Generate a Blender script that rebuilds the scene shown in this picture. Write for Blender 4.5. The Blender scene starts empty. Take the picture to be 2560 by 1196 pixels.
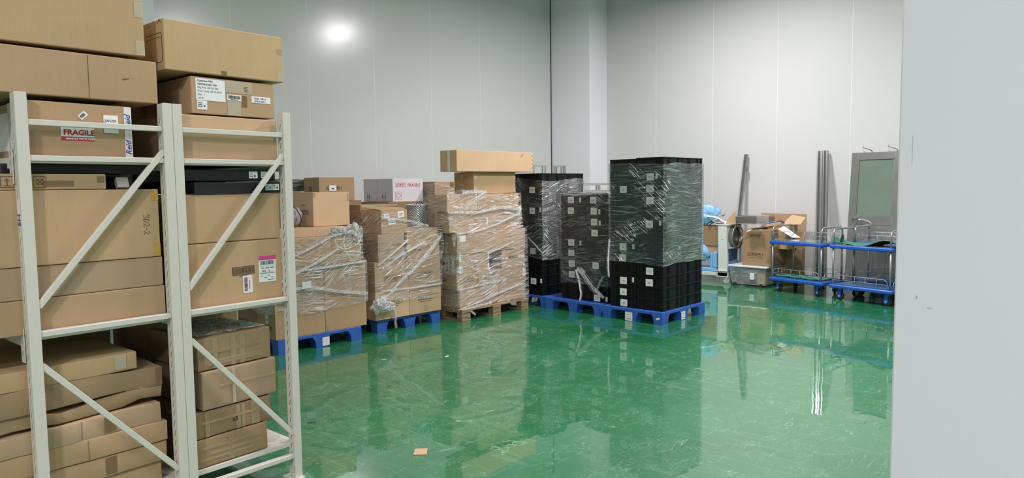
import bpy, bmesh, math, random
from mathutils import Matrix, Vector, noise
random.seed(7)
SC = bpy.context.scene
COL = SC.collection
D = bpy.data

# ------------------------------------------------------------------ camera
cam = D.cameras.new('camera'); cam.lens = 36.0*1765/2560; cam.sensor_width = 36; cam.clip_start = .05
camo = D.objects.new('camera', cam); COL.objects.link(camo); SC.camera = camo
PITCH, ROLL, YAW = .0744920539, -.0121754778, .761578740
_c, _s = math.cos, math.sin
_f = Vector((_c(YAW)*_c(PITCH), _s(YAW)*_c(PITCH), -_s(PITCH)))
_r = Vector((_s(YAW), -_c(YAW), 0)); _u = _r.cross(_f)
_r2 = _r*_c(ROLL)+_u*_s(ROLL); _u2 = -_r*_s(ROLL)+_u*_c(ROLL)
camo.matrix_world = Matrix(((_r2.x, _u2.x, -_f.x, 0), (_r2.y, _u2.y, -_f.y, 0), (_r2.z, _u2.z, -_f.z, 1.65), (0, 0, 0, 1)))

# ------------------------------------------------------------------ world, exposure
w = D.worlds.new('world'); SC.world = w; w.use_nodes = True
w.node_tree.nodes['Background'].inputs[0].default_value = (.82, .9, 1, 1)
w.node_tree.nodes['Background'].inputs[1].default_value = .05
vs = SC.view_settings
vs.view_transform = 'Standard'; vs.look = 'None'; vs.gamma = 1; vs.use_curve_mapping = False
vs.exposure = 0.03

# ------------------------------------------------------------------ ceiling lamps (the room's own)
CEIL = 5.8
XW, YW = 11.8, 9.54            # right wall plane x, left wall plane y
LZ = 5.2                       # pendant lamps hang at this height
LAMPS = [(8.93, 5.31, 205, 'between the crate stacks and the corner'), (6.6, 2.3, 300, 'above the open green floor'), (2.6, 2.6, 70, 'above the racks'),
         (2.6, -1.2, 90, 'above the near wall'), (-3.2, -3.2, 170, 'behind the camera, far side'), (-3.2, -.5, 330, 'behind the camera, rack side')]
for i, (lx, ly, pw, where) in enumerate(LAMPS):
    l = D.lights.new('lamp_light', 'AREA'); l.shape = 'RECTANGLE'; l.size = l.size_y = .5 if i == 0 else .6; l.energy = pw; l.color = (1, .935, .955)
    lo = D.objects.new('lamp_light', l); COL.objects.link(lo); lo.location = (lx, ly, LZ-.085)

# ------------------------------------------------------------------ materials
def nt(name):
    m = D.materials.new(name); m.use_nodes = True; t = m.node_tree; t.nodes.clear()
    o = t.nodes.new('ShaderNodeOutputMaterial'); return m, t, o
def N(t, ty, **kw):
    n = t.nodes.new('ShaderNode'+ty)
    for k, v in kw.items():
        if k.startswith('i_'):
            n.inputs[k[2:].replace('_', ' ')].default_value = v
        else: setattr(n, k, v)
    return n
def L(t, a, b): t.links.new(a, b)
def ramp(t, fac, stops):
    r = N(t, 'ValToRGB'); L(t, fac, r.inputs[0]); el = r.color_ramp.elements
    while len(el) < len(stops): el.new(.5)
    for e, (p, c) in zip(el, stops): e.position = p; e.color = c if len(c) == 4 else (*c, 1)
    return r
def simple(name, col, rough=.5, metal=0, spec=.5, noise_amt=0, scale=20, bump=0, stretch=None, trans=0, alpha=1):
    m, t, o = nt(name); b = N(t, 'BsdfPrincipled'); L(t, b.outputs[0], o.inputs[0])
    b.inputs['Base Color'].default_value = (*col, 1); b.inputs['Roughness'].default_value = rough; b.inputs['Metallic'].default_value = metal
    b.inputs['Specular IOR Level'].default_value = spec
    if trans: b.inputs['Transmission Weight'].default_value = trans
    if alpha < 1: b.inputs['Alpha'].default_value = alpha
    if noise_amt or bump:
        tc = N(t, 'TexCoord'); mp = N(t, 'Mapping'); L(t, tc.outputs['Object'], mp.inputs[0])
        if stretch: mp.inputs['Scale'].default_value = stretch
        n = N(t, 'TexNoise', i_Scale=scale, i_Detail=5.); L(t, mp.outputs[0], n.inputs[0])
        if noise_amt:
            r = ramp(t, n.outputs[0], [(.3, tuple(c*(1-noise_amt) for c in col)), (.7, tuple(min(1, c*(1+noise_amt)) for c in col))])
            L(t, r.outputs[0], b.inputs['Base Color'])
        if bump:
            bp = N(t, 'Bump', i_Strength=bump, i_Distance=.01); L(t, n.outputs[0], bp.inputs['Height']); L(t, bp.outputs[0], b.inputs['Normal'])
    return m
def cardboard(name, col, wear=.12):
    m, t, o = nt(name); b = N(t, 'BsdfPrincipled', i_Roughness=.72); L(t, b.outputs[0], o.inputs[0])
    b.inputs['Specular IOR Level'].default_value = .25
    tc = N(t, 'TexCoord'); oi = N(t, 'ObjectInfo')
    n1 = N(t, 'TexNoise', i_Scale=3., i_Detail=3.); L(t, tc.outputs['Object'], n1.inputs[0])
    n2 = N(t, 'TexNoise', i_Scale=260., i_Detail=2.); L(t, tc.outputs['Object'], n2.inputs[0])
    mp = N(t, 'Mapping'); L(t, tc.outputs['Object'], mp.inputs[0]); mp.inputs['Scale'].default_value = (150, 150, 4)
    n3 = N(t, 'TexNoise', i_Scale=1., i_Detail=2.); L(t, mp.outputs[0], n3.inputs[0])
    a = N(t, 'Math', operation='MULTIPLY_ADD'); L(t, n1.outputs[0], a.inputs[0]); a.inputs[1].default_value = wear*2; a.inputs[2].default_value = 1-wear
    c = N(t, 'Math', operation='MULTIPLY_ADD'); L(t, n2.outputs[0], c.inputs[0]); c.inputs[1].default_value = .22; L(t, a.outputs[0], c.inputs[2])
    g = N(t, 'Math', operation='MULTIPLY_ADD'); L(t, n3.outputs[0], g.inputs[0]); g.inputs[1].default_value = .12; L(t, c.outputs[0], g.inputs[2])
    q = N(t, 'Math', operation='MULTIPLY_ADD'); L(t, oi.outputs['Random'], q.inputs[0]); q.inputs[1].default_value = .16; q.inputs[2].default_value = .74
    f = N(t, 'Math', operation='MULTIPLY'); L(t, g.outputs[0], f.inputs[0]); L(t, q.outputs[0], f.inputs[1])
    v = N(t, 'VectorMath', operation='SCALE'); v.inputs[0].default_value = col; L(t, f.outputs[0], v.inputs['Scale'])
    L(t, v.outputs[0], b.inputs['Base Color'])
    bp = N(t, 'Bump', i_Strength=.12, i_Distance=.003); L(t, n3.outputs[0], bp.inputs['Height']); L(t, bp.outputs[0], b.inputs['Normal'])
    return m
def film(name, fine=(10., -7.), dash=(22.,), tint=(.99, .99, .99), base=1.5, crease=.4, white=.3, glint_white=.6, dens=1.0):
    """thin stretch film: clear, glossy, creased; creases, plus glints painted as white dashes, run along tilted directions around the load (u runs around, v up)"""
    m, t, o = nt(name)
    tc = N(t, 'TexCoord'); sp = N(t, 'SeparateXYZ'); L(t, tc.outputs['Object'], sp.inputs[0])
    u = N(t, 'Math', operation='SUBTRACT'); L(t, sp.outputs[0], u.inputs[0]); L(t, sp.outputs[1], u.inputs[1])
    cb = N(t, 'CombineXYZ'); L(t, u.outputs[0], cb.inputs[0]); L(t, sp.outputs[2], cb.inputs[1])
    wn = N(t, 'TexNoise', i_Scale=1.3, i_Detail=1.); L(t, cb.outputs[0], wn.inputs[0])
    wv = N(t, 'VectorMath', operation='SCALE'); L(t, wn.outputs['Color'], wv.inputs[0]); wv.inputs['Scale'].default_value = .16
    ad = N(t, 'VectorMath', operation='ADD'); L(t, cb.outputs[0], ad.inputs[0]); L(t, wv.outputs[0], ad.inputs[1])
    def streak(aa, sx, sy, det=3.5):
        ro = N(t, 'VectorRotate', rotation_type='Z_AXIS'); L(t, ad.outputs[0], ro.inputs['Vector']); ro.inputs['Angle'].default_value = math.radians(-aa)
        sc = N(t, 'VectorMath', operation='MULTIPLY'); L(t, ro.outputs[0], sc.inputs[0]); sc.inputs[1].default_value = (sx, sy, 1)
        n = N(t, 'TexNoise', i_Scale=1., i_Detail=det, i_Roughness=.6); n.noise_dimensions = '2D'; L(t, sc.outputs[0], n.inputs[0]); return n.outputs[0]
    def region(scale, lo, hi, off=0.):
        of = N(t, 'VectorMath', operation='ADD'); L(t, cb.outputs[0], of.inputs[0]); of.inputs[1].default_value = (off, off*.7, 0)
        n = N(t, 'TexNoise', i_Scale=scale, i_Detail=2.); n.noise_dimensions = '2D'; L(t, of.outputs[0], n.inputs[0])
        return ramp(t, n.outputs[0], [(lo, (0, 0, 0)), (hi, (1, 1, 1))]).outputs[0]
    def op(kind, a, c, clamp=False):
        n = N(t, 'Math', operation=kind, use_clamp=clamp)
        for i_, q in enumerate((a, c)):
            if isinstance(q, (int, float)): n.inputs[i_].default_value = q
            else: L(t, q, n.inputs[i_])
        return n.outputs[0]
    hs = [streak(a_, 1.8+.7*k, 62-14*k) for k, a_ in enumerate(fine)]
    height = hs[0]
    for h_ in hs[1:]: height = op('ADD', height, h_)
    fm_ = None
    for k, h_ in enumerate(hs):
        r_ = op('MULTIPLY', ramp(t, h_, [(.54, (0, 0, 0)), (.64, (1, 1, 1))]).outputs[0], region(2.4, .44-.08*dens, .66, 3.*k))
        fm_ = r_ if fm_ is None else op('MAXIMUM', fm_, r_)
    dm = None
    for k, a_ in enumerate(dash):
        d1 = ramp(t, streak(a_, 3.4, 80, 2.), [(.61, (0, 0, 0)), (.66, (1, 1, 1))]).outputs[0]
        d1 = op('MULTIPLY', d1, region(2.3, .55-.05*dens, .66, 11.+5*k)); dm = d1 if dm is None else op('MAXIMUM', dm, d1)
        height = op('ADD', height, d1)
    bp = N(t, 'Bump', i_Strength=1., i_Distance=.02); L(t, height, bp.inputs['Height'])
    gl = N(t, 'BsdfGlossy', i_Roughness=.17); gl.inputs[0].default_value = (.95, .97, 1, 1); L(t, bp.outputs[0], gl.inputs['Normal'])
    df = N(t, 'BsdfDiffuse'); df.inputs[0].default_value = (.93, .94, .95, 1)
    tr = N(t, 'BsdfTransparent'); tr.inputs[0].default_value = (*tint, 1)
    ge = N(t, 'NewGeometry'); dt = N(t, 'VectorMath', operation='DOT_PRODUCT'); L(t, ge.outputs['Normal'], dt.inputs[0]); L(t, ge.outputs['Incoming'], dt.inputs[1])
    fr = op('MULTIPLY', op('ADD', op('MULTIPLY', op('POWER', op('SUBTRACT', 1., op('ABSOLUTE', dt.outputs['Value'], 0.), True), 3.2), .95), .045), base, True)
    fc = op('ADD', op('MULTIPLY', fm_, crease), fr, True)
    m1 = N(t, 'MixShader'); L(t, fc, m1.inputs[0]); L(t, tr.outputs[0], m1.inputs[1]); L(t, gl.outputs[0], m1.inputs[2])
    wf = op('MAXIMUM', op('MULTIPLY', fm_, white), op('MULTIPLY', dm, glint_white), True)  # whitish creases, plus dashes painted diffuse white in place of specular highlights
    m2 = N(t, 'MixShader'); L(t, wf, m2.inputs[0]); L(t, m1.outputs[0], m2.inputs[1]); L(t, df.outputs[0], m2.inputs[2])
    L(t, m2.outputs[0], o.inputs[0])
    return m
def crumple_mat(name, col=(.9, .92, .93), clear=.45, scale=30):
    m, t, o = nt(name)
    tc = N(t, 'TexCoord'); n = N(t, 'TexNoise', i_Scale=float(scale), i_Detail=5., i_Distortion=1.5); L(t, tc.outputs['Object'], n.inputs[0])
    bp = N(t, 'Bump', i_Strength=1., i_Distance=.02); L(t, n.outputs[0], bp.inputs['Height'])
    b = N(t, 'BsdfPrincipled', i_Roughness=.18); b.inputs['Base Color'].default_value = (*col, 1); L(t, bp.outputs[0], b.inputs['Normal'])
    tr = N(t, 'BsdfTransparent')
    r = ramp(t, n.outputs[0], [(.42, (clear, clear, clear)), (.6, (clear*.15,)*3)])
    mx = N(t, 'MixShader'); L(t, r.outputs[0], mx.inputs[0]); L(t, b.outputs[0], mx.inputs[1]); L(t, tr.outputs[0], mx.inputs[2]); L(t, mx.outputs[0], o.inputs[0])
    return m

def wall_mat(name, col, rough=.28, bump=.02, spec=.5):
    m, t, o = nt(name); b = N(t, 'BsdfPrincipled', i_Roughness=rough); L(t, b.outputs[0], o.inputs[0]); b.inputs['Specular IOR Level'].default_value = spec
    tc = N(t, 'TexCoord')
    n = N(t, 'TexNoise', i_Scale=.7, i_Detail=2.); L(t, tc.outputs['Object'], n.inputs[0])
    r = ramp(t, n.outputs[0], [(.3, tuple(c*.985 for c in col)), (.7, tuple(min(1, c*1.015) for c in col))]); L(t, r.outputs[0], b.inputs['Base Color'])
    n2 = N(t, 'TexNoise', i_Scale=350., i_Detail=2.); L(t, tc.outputs['Object'], n2.inputs[0])
    n3 = N(t, 'TexNoise', i_Scale=1.2, i_Detail=1.); L(t, tc.outputs['Object'], n3.inputs[0])
    b1 = N(t, 'Bump', i_Strength=bump*3, i_Distance=.001); L(t, n2.outputs[0], b1.inputs['Height'])
    b2 = N(t, 'Bump', i_Strength=bump*4, i_Distance=.05); L(t, n3.outputs[0], b2.inputs['Height']); L(t, b1.outputs[0], b2.inputs['Normal'])
    L(t, b2.outputs[0], b.inputs['Normal'])
    return m
def floor_mat():
    m, t, o = nt('green_epoxy'); b = N(t, 'BsdfPrincipled'); L(t, b.outputs[0], o.inputs[0])
    tc = N(t, 'TexCoord')
    n = N(t, 'TexNoise', i_Scale=1.1, i_Detail=4.); L(t, tc.outputs['Object'], n.inputs[0])
    base = ramp(t, n.outputs[0], [(.3, (.008, .150, .052)), (.7, (.012, .20, .072))])
    # scuffs : thin curved lines where a distorted noise crosses a level
    fac = None
    for k, (sc, st, dist, lo, wd, amt) in enumerate(((1.5, (1, 3.2, 1), 1.6, .5, .006, .8), (2.6, (3.0, 1, 1), 2.2, .52, .007, .7), (5., (1, 1, 1), 3.0, .5, .009, .6), (11., (1, 1.8, 1), 2.5, .55, .018, .65), (3.4, (1, 5, 1), 1.2, .47, .008, .6))):
        mp = N(t, 'Mapping'); L(t, tc.outputs['Object'], mp.inputs[0]); mp.inputs['Scale'].default_value = st; mp.inputs['Rotation'].default_value = (0, 0, .5+k*.9); mp.inputs['Location'].default_value = (k*3.1, k*1.7, 0)
        q = N(t, 'TexNoise', i_Scale=sc, i_Detail=3., i_Distortion=dist); L(t, mp.outputs[0], q.inputs[0])
        a = N(t, 'Math', operation='SUBTRACT'); L(t, q.outputs[0], a.inputs[0]); a.inputs[1].default_value = lo
        ab = N(t, 'Math', operation='ABSOLUTE'); L(t, a.outputs[0], ab.inputs[0])
        r = ramp(t, ab.outputs[0], [(0, (amt,)*3), (wd, (0, 0, 0))])
        mk = N(t, 'TexNoise', i_Scale=1.9+k, i_Detail=3.); L(t, mp.outputs[0], mk.inputs[0])
        rm = ramp(t, mk.outputs[0], [(.5, (0, 0, 0)), (.66, (1, 1, 1))])
        mu = N(t, 'Math', operation='MULTIPLY'); L(t, r.outputs[0], mu.inputs[0]); L(t, rm.outputs[0], mu.inputs[1])
        if fac is None: fac = mu.outputs[0]
        else:
            mm = N(t, 'Math', operation='MAXIMUM'); L(t, fac, mm.inputs[0]); L(t, mu.outputs[0], mm.inputs[1]); fac = mm.outputs[0]
    # faint long smears
    mp = N(t, 'Mapping'); L(t, tc.outputs['Object'], mp.inputs[0]); mp.inputs['Scale'].default_value = (5, .8, 1); mp.inputs['Rotation'].default_value = (0, 0, .75)
    sm = N(t, 'TexNoise', i_Scale=2.5, i_Detail=6., i_Distortion=1.2); L(t, mp.outputs[0], sm.inputs[0])
    sr = ramp(t, sm.outputs[0], [(.55, (0, 0, 0)), (.8, (.16,)*3)])
    fx = N(t, 'Math', operation='MAXIMUM'); L(t, fac, fx.inputs[0]); L(t, sr.outputs[0], fx.inputs[1])
    mc = N(t, 'MixRGB'); L(t, fx.outputs[0], mc.inputs[0]); L(t, base.outputs[0], mc.inputs[1]); mc.inputs[2].default_value = (.42, .66, .52, 1)
    L(t, mc.outputs[0], b.inputs['Base Color'])
    b.inputs['Roughness'].default_value = .42; b.inputs['Specular IOR Level'].default_value = .25
    b.inputs['Coat Weight'].default_value = 1.0; b.inputs['Coat Roughness'].default_value = .004; b.inputs['Coat IOR'].default_value = 1.62
    n3 = N(t, 'TexNoise', i_Scale=2.3, i_Detail=1.5); L(t, tc.outputs['Object'], n3.inputs[0])
    n4 = N(t, 'TexNoise', i_Scale=14., i_Detail=1.5); L(t, tc.outputs['Object'], n4.inputs[0])
    b1 = N(t, 'Bump', i_Strength=.09, i_Distance=.02); L(t, n3.outputs[0], b1.inputs['Height'])
    b2 = N(t, 'Bump', i_Strength=.012, i_Distance=.006); L(t, n4.outputs[0], b2.inputs['Height']); L(t, b1.outputs[0], b2.inputs['Normal'])
    b3 = N(t, 'Bump', i_Strength=.2, i_Distance=.0006); L(t, fx.outputs[0], b3.inputs['Height']); L(t, b2.outputs[0], b3.inputs['Normal'])
    L(t, b3.outputs[0], b.inputs['Coat Normal'])
    return m
def wood_mat():
    m, t, o = nt('pallet_wood'); b = N(t, 'BsdfPrincipled', i_Roughness=.8); L(t, b.outputs[0], o.inputs[0])
    tc = N(t, 'TexCoord'); mp = N(t, 'Mapping'); L(t, tc.outputs['Object'], mp.inputs[0]); mp.inputs['Scale'].default_value = (3, 3, 70)
    n = N(t, 'TexNoise', i_Scale=2., i_Detail=5.); L(t, mp.outputs[0], n.inputs[0])
    r = ramp(t, n.outputs[0], [(.35, (.10, .06, .03)), (.5, (.30, .21, .12)), (.7, (.45, .34, .21))]); L(t, r.outputs[0], b.inputs['Base Color'])
    return m

M = dict(
    floor=floor_mat(),
    wall=wall_mat('sandwich_panel', (.68, .705, .69), .21),
    wall2=wall_mat('sandwich_panel_right', (.66, .67, .66), .5, spec=.3),
    column=wall_mat('column_panel', (.87, .88, .92), .4),
    near=wall_mat('near_wall_paint', (.84, .815, .895), .5, spec=.3),
    joint=simple('panel_joint', (.86, .88, .88), .4), jointd=simple('dark_joint', (.06, .07, .07), .6),
    ceil=simple('ceiling_panel', (.72, .73, .72), .5),
    rack=simple('cream_powder_coat', (.66, .635, .58), .42, noise_amt=.02, scale=60, bump=.04),
    slot=simple('slot_dark', (.25, .26, .23), .7), slotl=simple('slot_bright_edge', (.85, .86, .8), .5),
    cb=cardboard('kraft_cardboard', (.48, .325, .19)), cbl=cardboard('light_kraft_cardboard', (.62, .43, .265)),
    cby=cardboard('yellowish_cardboard', (.50, .35, .195)), cbg=cardboard('greyish_cardboard', (.46, .33, .215)),
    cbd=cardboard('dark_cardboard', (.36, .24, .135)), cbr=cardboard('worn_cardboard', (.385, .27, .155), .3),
    cbw=cardboard('white_cardboard', (.84, .80, .82), .05), cbi=simple('carton_inside', (.12, .08, .05), .9),
    seam=simple('carton_seam', (.10, .065, .035), .9),
    tape=simple('clear_brown_tape', (.60, .47, .30), .2, spec=.6, alpha=.32), tapel=simple('pale_tape', (.70, .62, .47), .2, alpha=.5), tapew=simple('white_tape', (.78, .77, .76), .3),
    tapey=simple('yellow_tape', (.66, .42, .08), .3, alpha=.72), taped=simple('brown_tape', (.30, .19, .10), .25, alpha=.5), tapes=simple('silver_tape', (.6, .6, .58), .25),
    paper=simple('white_paper', (.82, .83, .84), .6), paperg=simple('greenish_paper', (.66, .72, .70), .6), paperp=simple('pinkish_paper', (.80, .70, .74), .6), ink=simple('black_ink', (.03, .028, .028), .7),
    inkb=simple('brown_black_ink', (.06, .035, .02), .7), red=simple('red_ink', (.42, .03, .04), .6), blue=simple('blue_ink', (.06, .07, .35), .6), pink=simple('pink_ink', (.62, .07, .25), .6), redf=simple('faded_red_ink', (.55, .12, .14), .6),
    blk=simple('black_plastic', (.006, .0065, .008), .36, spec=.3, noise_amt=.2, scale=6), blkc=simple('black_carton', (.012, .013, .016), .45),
    blue_p=simple('blue_pallet_plastic', (.035, .125, .50), .42, noise_amt=.12, scale=5), blue_t=simple('blue_trolley_plastic', (.014, .10, .46), .35), blue_l=simple('light_blue_cap', (.12, .42, .85), .4),
    wood=wood_mat(),
    steel=simple('grey_steel_tube', (.42, .43, .45), .32, metal=.7), ss=simple('stainless_steel', (.58, .57, .56), .27, metal=.9, noise_amt=.12, scale=2.2, bump=.01),
    ssd=simple('dull_steel', (.33, .32, .31), .4, metal=.8, noise_amt=.1, scale=5), wire=simple('steel_wire', (.48, .48, .48), .35, metal=.6), zinc=simple('galvanised_wire', (.75, .77, .82), .25, metal=.7),
    glassg=simple('frosted_green_glass', (.19, .25, .20), .22, noise_amt=.08, scale=2.5), mat_g=simple('green_rubber_mat', (.02, .26, .16), .5, noise_amt=.12, scale=6), deckg=simple('grey_green_deck_mat', (.15, .20, .15), .12, spec=.6), mat_k=simple('mat_underside', (.012, .012, .013), .7),
    rubber=simple('black_rubber', (.02, .02, .02), .6), white_p=simple('white_painted_steel', (.68, .71, .68), .35), bluebag=simple('blue_plastic_bag', (.26, .52, .82), .3, noise_amt=.12, scale=8, bump=.6), bluef=simple('blue_foam', (.22, .50, .85), .5, noise_amt=.08),
    clear=simple('clear_plastic', (.75, .78, .8), .15, alpha=.24), lidw=simple('white_lid', (.70, .71, .72), .3), greybag=simple('grey_fabric', (.35, .32, .34), .7), greyd=simple('grey_item', (.16, .17, .19), .6),
    navy=simple('navy_item', (.05, .12, .25), .5), cord=simple('white_cord', (.8, .8, .78), .4), scuffm=simple('grey_scuff', (.42, .43, .45), .7), groove_shade=simple('shaded_groove_steel', (.10, .10, .10), .5, metal=.6), lamp=None,
    f_box=film('stretch_film_cartons', (18., 6., -12.), (22., 6.), base=1.2, white=.2, glint_white=.85), f_box2=film('stretch_film_cartons_b', (28., 4.), (32., 5.), base=1.2, white=.2, glint_white=.85), f_box3=film('stretch_film_cartons_c', (28., -8.), (28., 0., 40.), base=1.2, white=.22, glint_white=.85, dens=1.2),
    f_blk=film('stretch_film_crates', (5., -9., 16.), (-36.,), base=1.9, crease=.3, white=.06, glint_white=.7, dens=.6), f_blk2=film('stretch_film_crates_b', (14., -8.), (-40., 24.), base=1.6, crease=.25, white=.08, glint_white=.7, dens=.6), f_blk3=film('stretch_film_crates_c', (4., -4., 12.), (-38.,), base=2.6, crease=.38, white=.07, glint_white=.7, dens=.45),
    filament=simple('film_filament', (.90, .91, .93), .2, alpha=.8), crump=crumple_mat('bunched_film', clear=.8, scale=40), crumpw=crumple_mat('bunched_film_dense', (.93, .94, .95), .15, 45),
)
m, t, o = nt('lamp_diffuser'); e_ = N(t, 'Emission'); e_.inputs[0].default_value = (1, .98, .94, 1); e_.inputs[1].default_value = 3.0; L(t, e_.outputs[0], o.inputs[0]); M['lamp'] = m

# ------------------------------------------------------------------ mesh builder
class MB:
    def __init__(self, *mats): self.v = []; self.f = []; self.mi = []; self.mats = [M[k] for k in mats] if mats else []; self.sm = []
    def poly(self, pts, mi=0, sm=False):
        b = len(self.v); self.v += [tuple(p) for p in pts]; self.f.append(tuple(range(b, b+len(pts)))); self.mi.append(mi); self.sm.append(sm)
    def box(self, x0, y0, z0, x1, y1, z1, mi=0, c=0.0, T=None):
        """box with optional chamfer c"""
        x0, x1 = sorted((x0, x1)); y0, y1 = sorted((y0, y1)); z0, z1 = sorted((z0, z1))
        b = len(self.v)
        if c <= 0:
            P = [(x0, y0, z0), (x1, y0, z0), (x1, y1, z0), (x0, y1, z0), (x0, y0, z1), (x1, y0, z1), (x1, y1, z1), (x0, y1, z1)]
            F = [(0, 3, 2, 1), (4, 5, 6, 7), (0, 1, 5, 4), (1, 2, 6, 5), (2, 3, 7, 6), (3, 0, 4, 7)]
        else:
            c = min(c, (x1-x0)*.45, (y1-y0)*.45, (z1-z0)*.45)
            P = []; idx = {}
            for i, X in enumerate((x0, x1)):
                for j, Y in enumerate((y0, y1)):
                    for k, Z in enumerate((z0, z1)):
                        dx = c if i == 0 else -c; dy = c if j == 0 else -c; dz = c if k == 0 else -c
                        idx[i, j, k, 0] = len(P); P.append((X, Y+dy, Z+dz))
                        idx[i, j, k, 1] = len(P); P.append((X+dx, Y, Z+dz))
                        idx[i, j, k, 2] = len(P); P.append((X+dx, Y+dy, Z))
            F = []
            for i in (0, 1): F.append([idx[i, 0, 0, 0], idx[i, 1, 0, 0], idx[i, 1, 1, 0], idx[i, 0, 1, 0]][::(1 if i else -1)])
            for j in (0, 1): F.append([idx[0, j, 0, 1], idx[1, j, 0, 1], idx[1, j, 1, 1], idx[0, j, 1, 1]][::(-1 if j else 1)])
            for k in (0, 1): F.append([idx[0, 0, k, 2], idx[1, 0, k, 2], idx[1, 1, k, 2], idx[0, 1, k, 2]][::(1 if k else -1)])
            for j in (0, 1):
                for k in (0, 1):
                    q = [idx[0, j, k, 1], idx[1, j, k, 1], idx[1, j, k, 2], idx[0, j, k, 2]]; F.append(q[::(1 if (j == k) else -1)] if j else q[::(-1 if k == 0 else 1)])
            for i in (0, 1):
                for k in (0, 1):
                    q = [idx[i, 0, k, 0], idx[i, 1, k, 0], idx[i, 1, k, 2], idx[i, 0, k, 2]]; F.append(q[::(-1 if (i == k) else 1)])
            for i in (0, 1):
                for j in (0, 1):
                    q = [idx[i, j, 0, 0], idx[i, j, 1, 0], idx[i, j, 1, 1], idx[i, j, 0, 1]]; F.append(q[::(1 if (i == j) else -1)])
            for i in (0, 1):
                for j in (0, 1):
                    for k in (0, 1):
                        q = [idx[i, j, k, 0], idx[i, j, k, 1], idx[i, j, k, 2]]; F.append(q[::(1 if (i+j+k) % 2 else -1)])
        if T is not None: P = [tuple(T @ Vector(p)) for p in P]
        self.v += P
        for q in F: self.f.append(tuple(b+a for a in q)); self.mi.append(mi); self.sm.append(False)
    def tube(self, pts, r, n=8, mi=0, closed=False, caps=True, flat=1.0):
        pts = [Vector(p) for p in pts]; K = len(pts); b = len(self.v); up = None
        for i, p in enumerate(pts):
            if closed: d = pts[(i+1) % K]-pts[i-1]
            else: d = pts[min(i+1, K-1)]-pts[max(i-1, 0)]
            d = d.normalized() if d.length > 1e-9 else Vector((0, 0, 1))
            if up is None: up = Vector((0, 0, 1)) if abs(d.z) < .9 else Vector((1, 0, 0))
            a = d.cross(up); a = a.normalized() if a.length > 1e-6 else d.orthogonal().normalized()
            c2 = a.cross(d).normalized(); up = c2
            rr = r[i] if isinstance(r, (list, tuple)) else r
            for j in range(n):
                th = 2*math.pi*j/n; self.v.append(tuple(p+a*(rr*math.cos(th))+c2*(rr*flat*math.sin(th))))
        for i in range(K if closed else K-1):
            i2 = (i+1) % K
            for j in range(n):
                j2 = (j+1) % n; self.f.append((b+i*n+j, b+i*n+j2, b+i2*n+j2, b+i2*n+j)); self.mi.append(mi); self.sm.append(True)
        if caps and not closed:
            self.f.append(tuple(b+j for j in range(n))[::-1]); self.mi.append(mi); self.sm.append(False)
            self.f.append(tuple(b+(K-1)*n+j for j in range(n))); self.mi.append(mi); self.sm.append(False)
    def lathe(self, prof, n=24, mi=0, T=None, closed=False):
        """prof: (r, h) about z"""
        b = len(self.v); K = len(prof)
        for r, h in prof:
            for j in range(n):
                th = 2*math.pi*j/n; p = Vector((r*math.cos(th), r*math.sin(th), h)); self.v.append(tuple(T @ p if T is not None else p))
        for i in range(K if closed else K-1):
            i2 = (i+1) % K
            for j in range(n):
                j2 = (j+1) % n; self.f.append((b+i*n+j, b+i*n+j2, b+i2*n+j2, b+i2*n+j)); self.mi.append(mi); self.sm.append(True)
        if not closed:
            self.f.append(tuple(b+j for j in range(n))[::-1]); self.mi.append(mi); self.sm.append(False)
            self.f.append(tuple(b+(K-1)*n+j for j in range(n))); self.mi.append(mi); self.sm.append(False)
    def grid(self, fn, nu, nv, mi=0, thick=None):
        b = len(self.v)
        for i in range(nu+1):
            for j in range(nv+1): self.v.append(tuple(fn(i/nu, j/nv)))
        for i in range(nu):
            for j in range(nv):
                a = b+i*(nv+1)+j; self.f.append((a, a+nv+1, a+nv+2, a+1)); self.mi.append(mi); self.sm.append(True)
    def mesh(self, name='mesh'):
        me = D.meshes.new(name); me.from_pydata(self.v, [], self.f)
        for m_ in self.mats: me.materials.append(m_)
        for p, mi, sm in zip(me.polygons, self.mi, self.sm): p.material_index = mi; p.use_smooth = sm
        me.update()
        bm = bmesh.new(); bm.from_mesh(me); bmesh.ops.recalc_face_normals(bm, faces=bm.faces); bm.to_mesh(me); bm.free()
        return me
    def obj(self, name, parent=None, mw=None):
        return link(name, self.mesh(name), parent, mw)
def link(name, me, parent=None, mw=None):
    o = D.objects.new(name, me); COL.objects.link(o)
    if parent is not None: o.parent = parent
    if mw is not None: o.matrix_local = mw
    return o
def tag(o, label, cat=None, group=None):
    o['label'] = label
    if cat: o['category'] = cat
    if group: o['group'] = group
    return o
def struct(o): o['kind'] = 'structure'; return o
def empty(name, loc=(0, 0, 0), rz=0, label=None, cat=None, group=None):
    o = D.objects.new(name, None); COL.objects.link(o); o.location = loc; o.rotation_euler = (0, 0, rz); o.empty_display_size = .1
    if label: tag(o, label, cat, group)
    return o
def faceM(side, dims, eps=.002, u=0, v=0, rot=0):
    """matrix whose x runs right and y up over a face of a box (as seen from outside), z outward"""
    dx, dy, dz = dims
    if side == 'F': B = Matrix(((1, 0, 0, u), (0, 0, -1, -eps), (0, 1, 0, v), (0, 0, 0, 1)))
    elif side == 'L': B = Matrix(((0, 0, -1, -eps), (-1, 0, 0, dy-u), (0, 1, 0, v), (0, 0, 0, 1)))
    else: B = Matrix(((1, 0, 0, u), (0, 1, 0, v), (0, 0, 1, dz+eps), (0, 0, 0, 1)))   # 'T'
    return B @ Matrix.Rotation(rot, 4, 'Z')
_tc = {}
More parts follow.
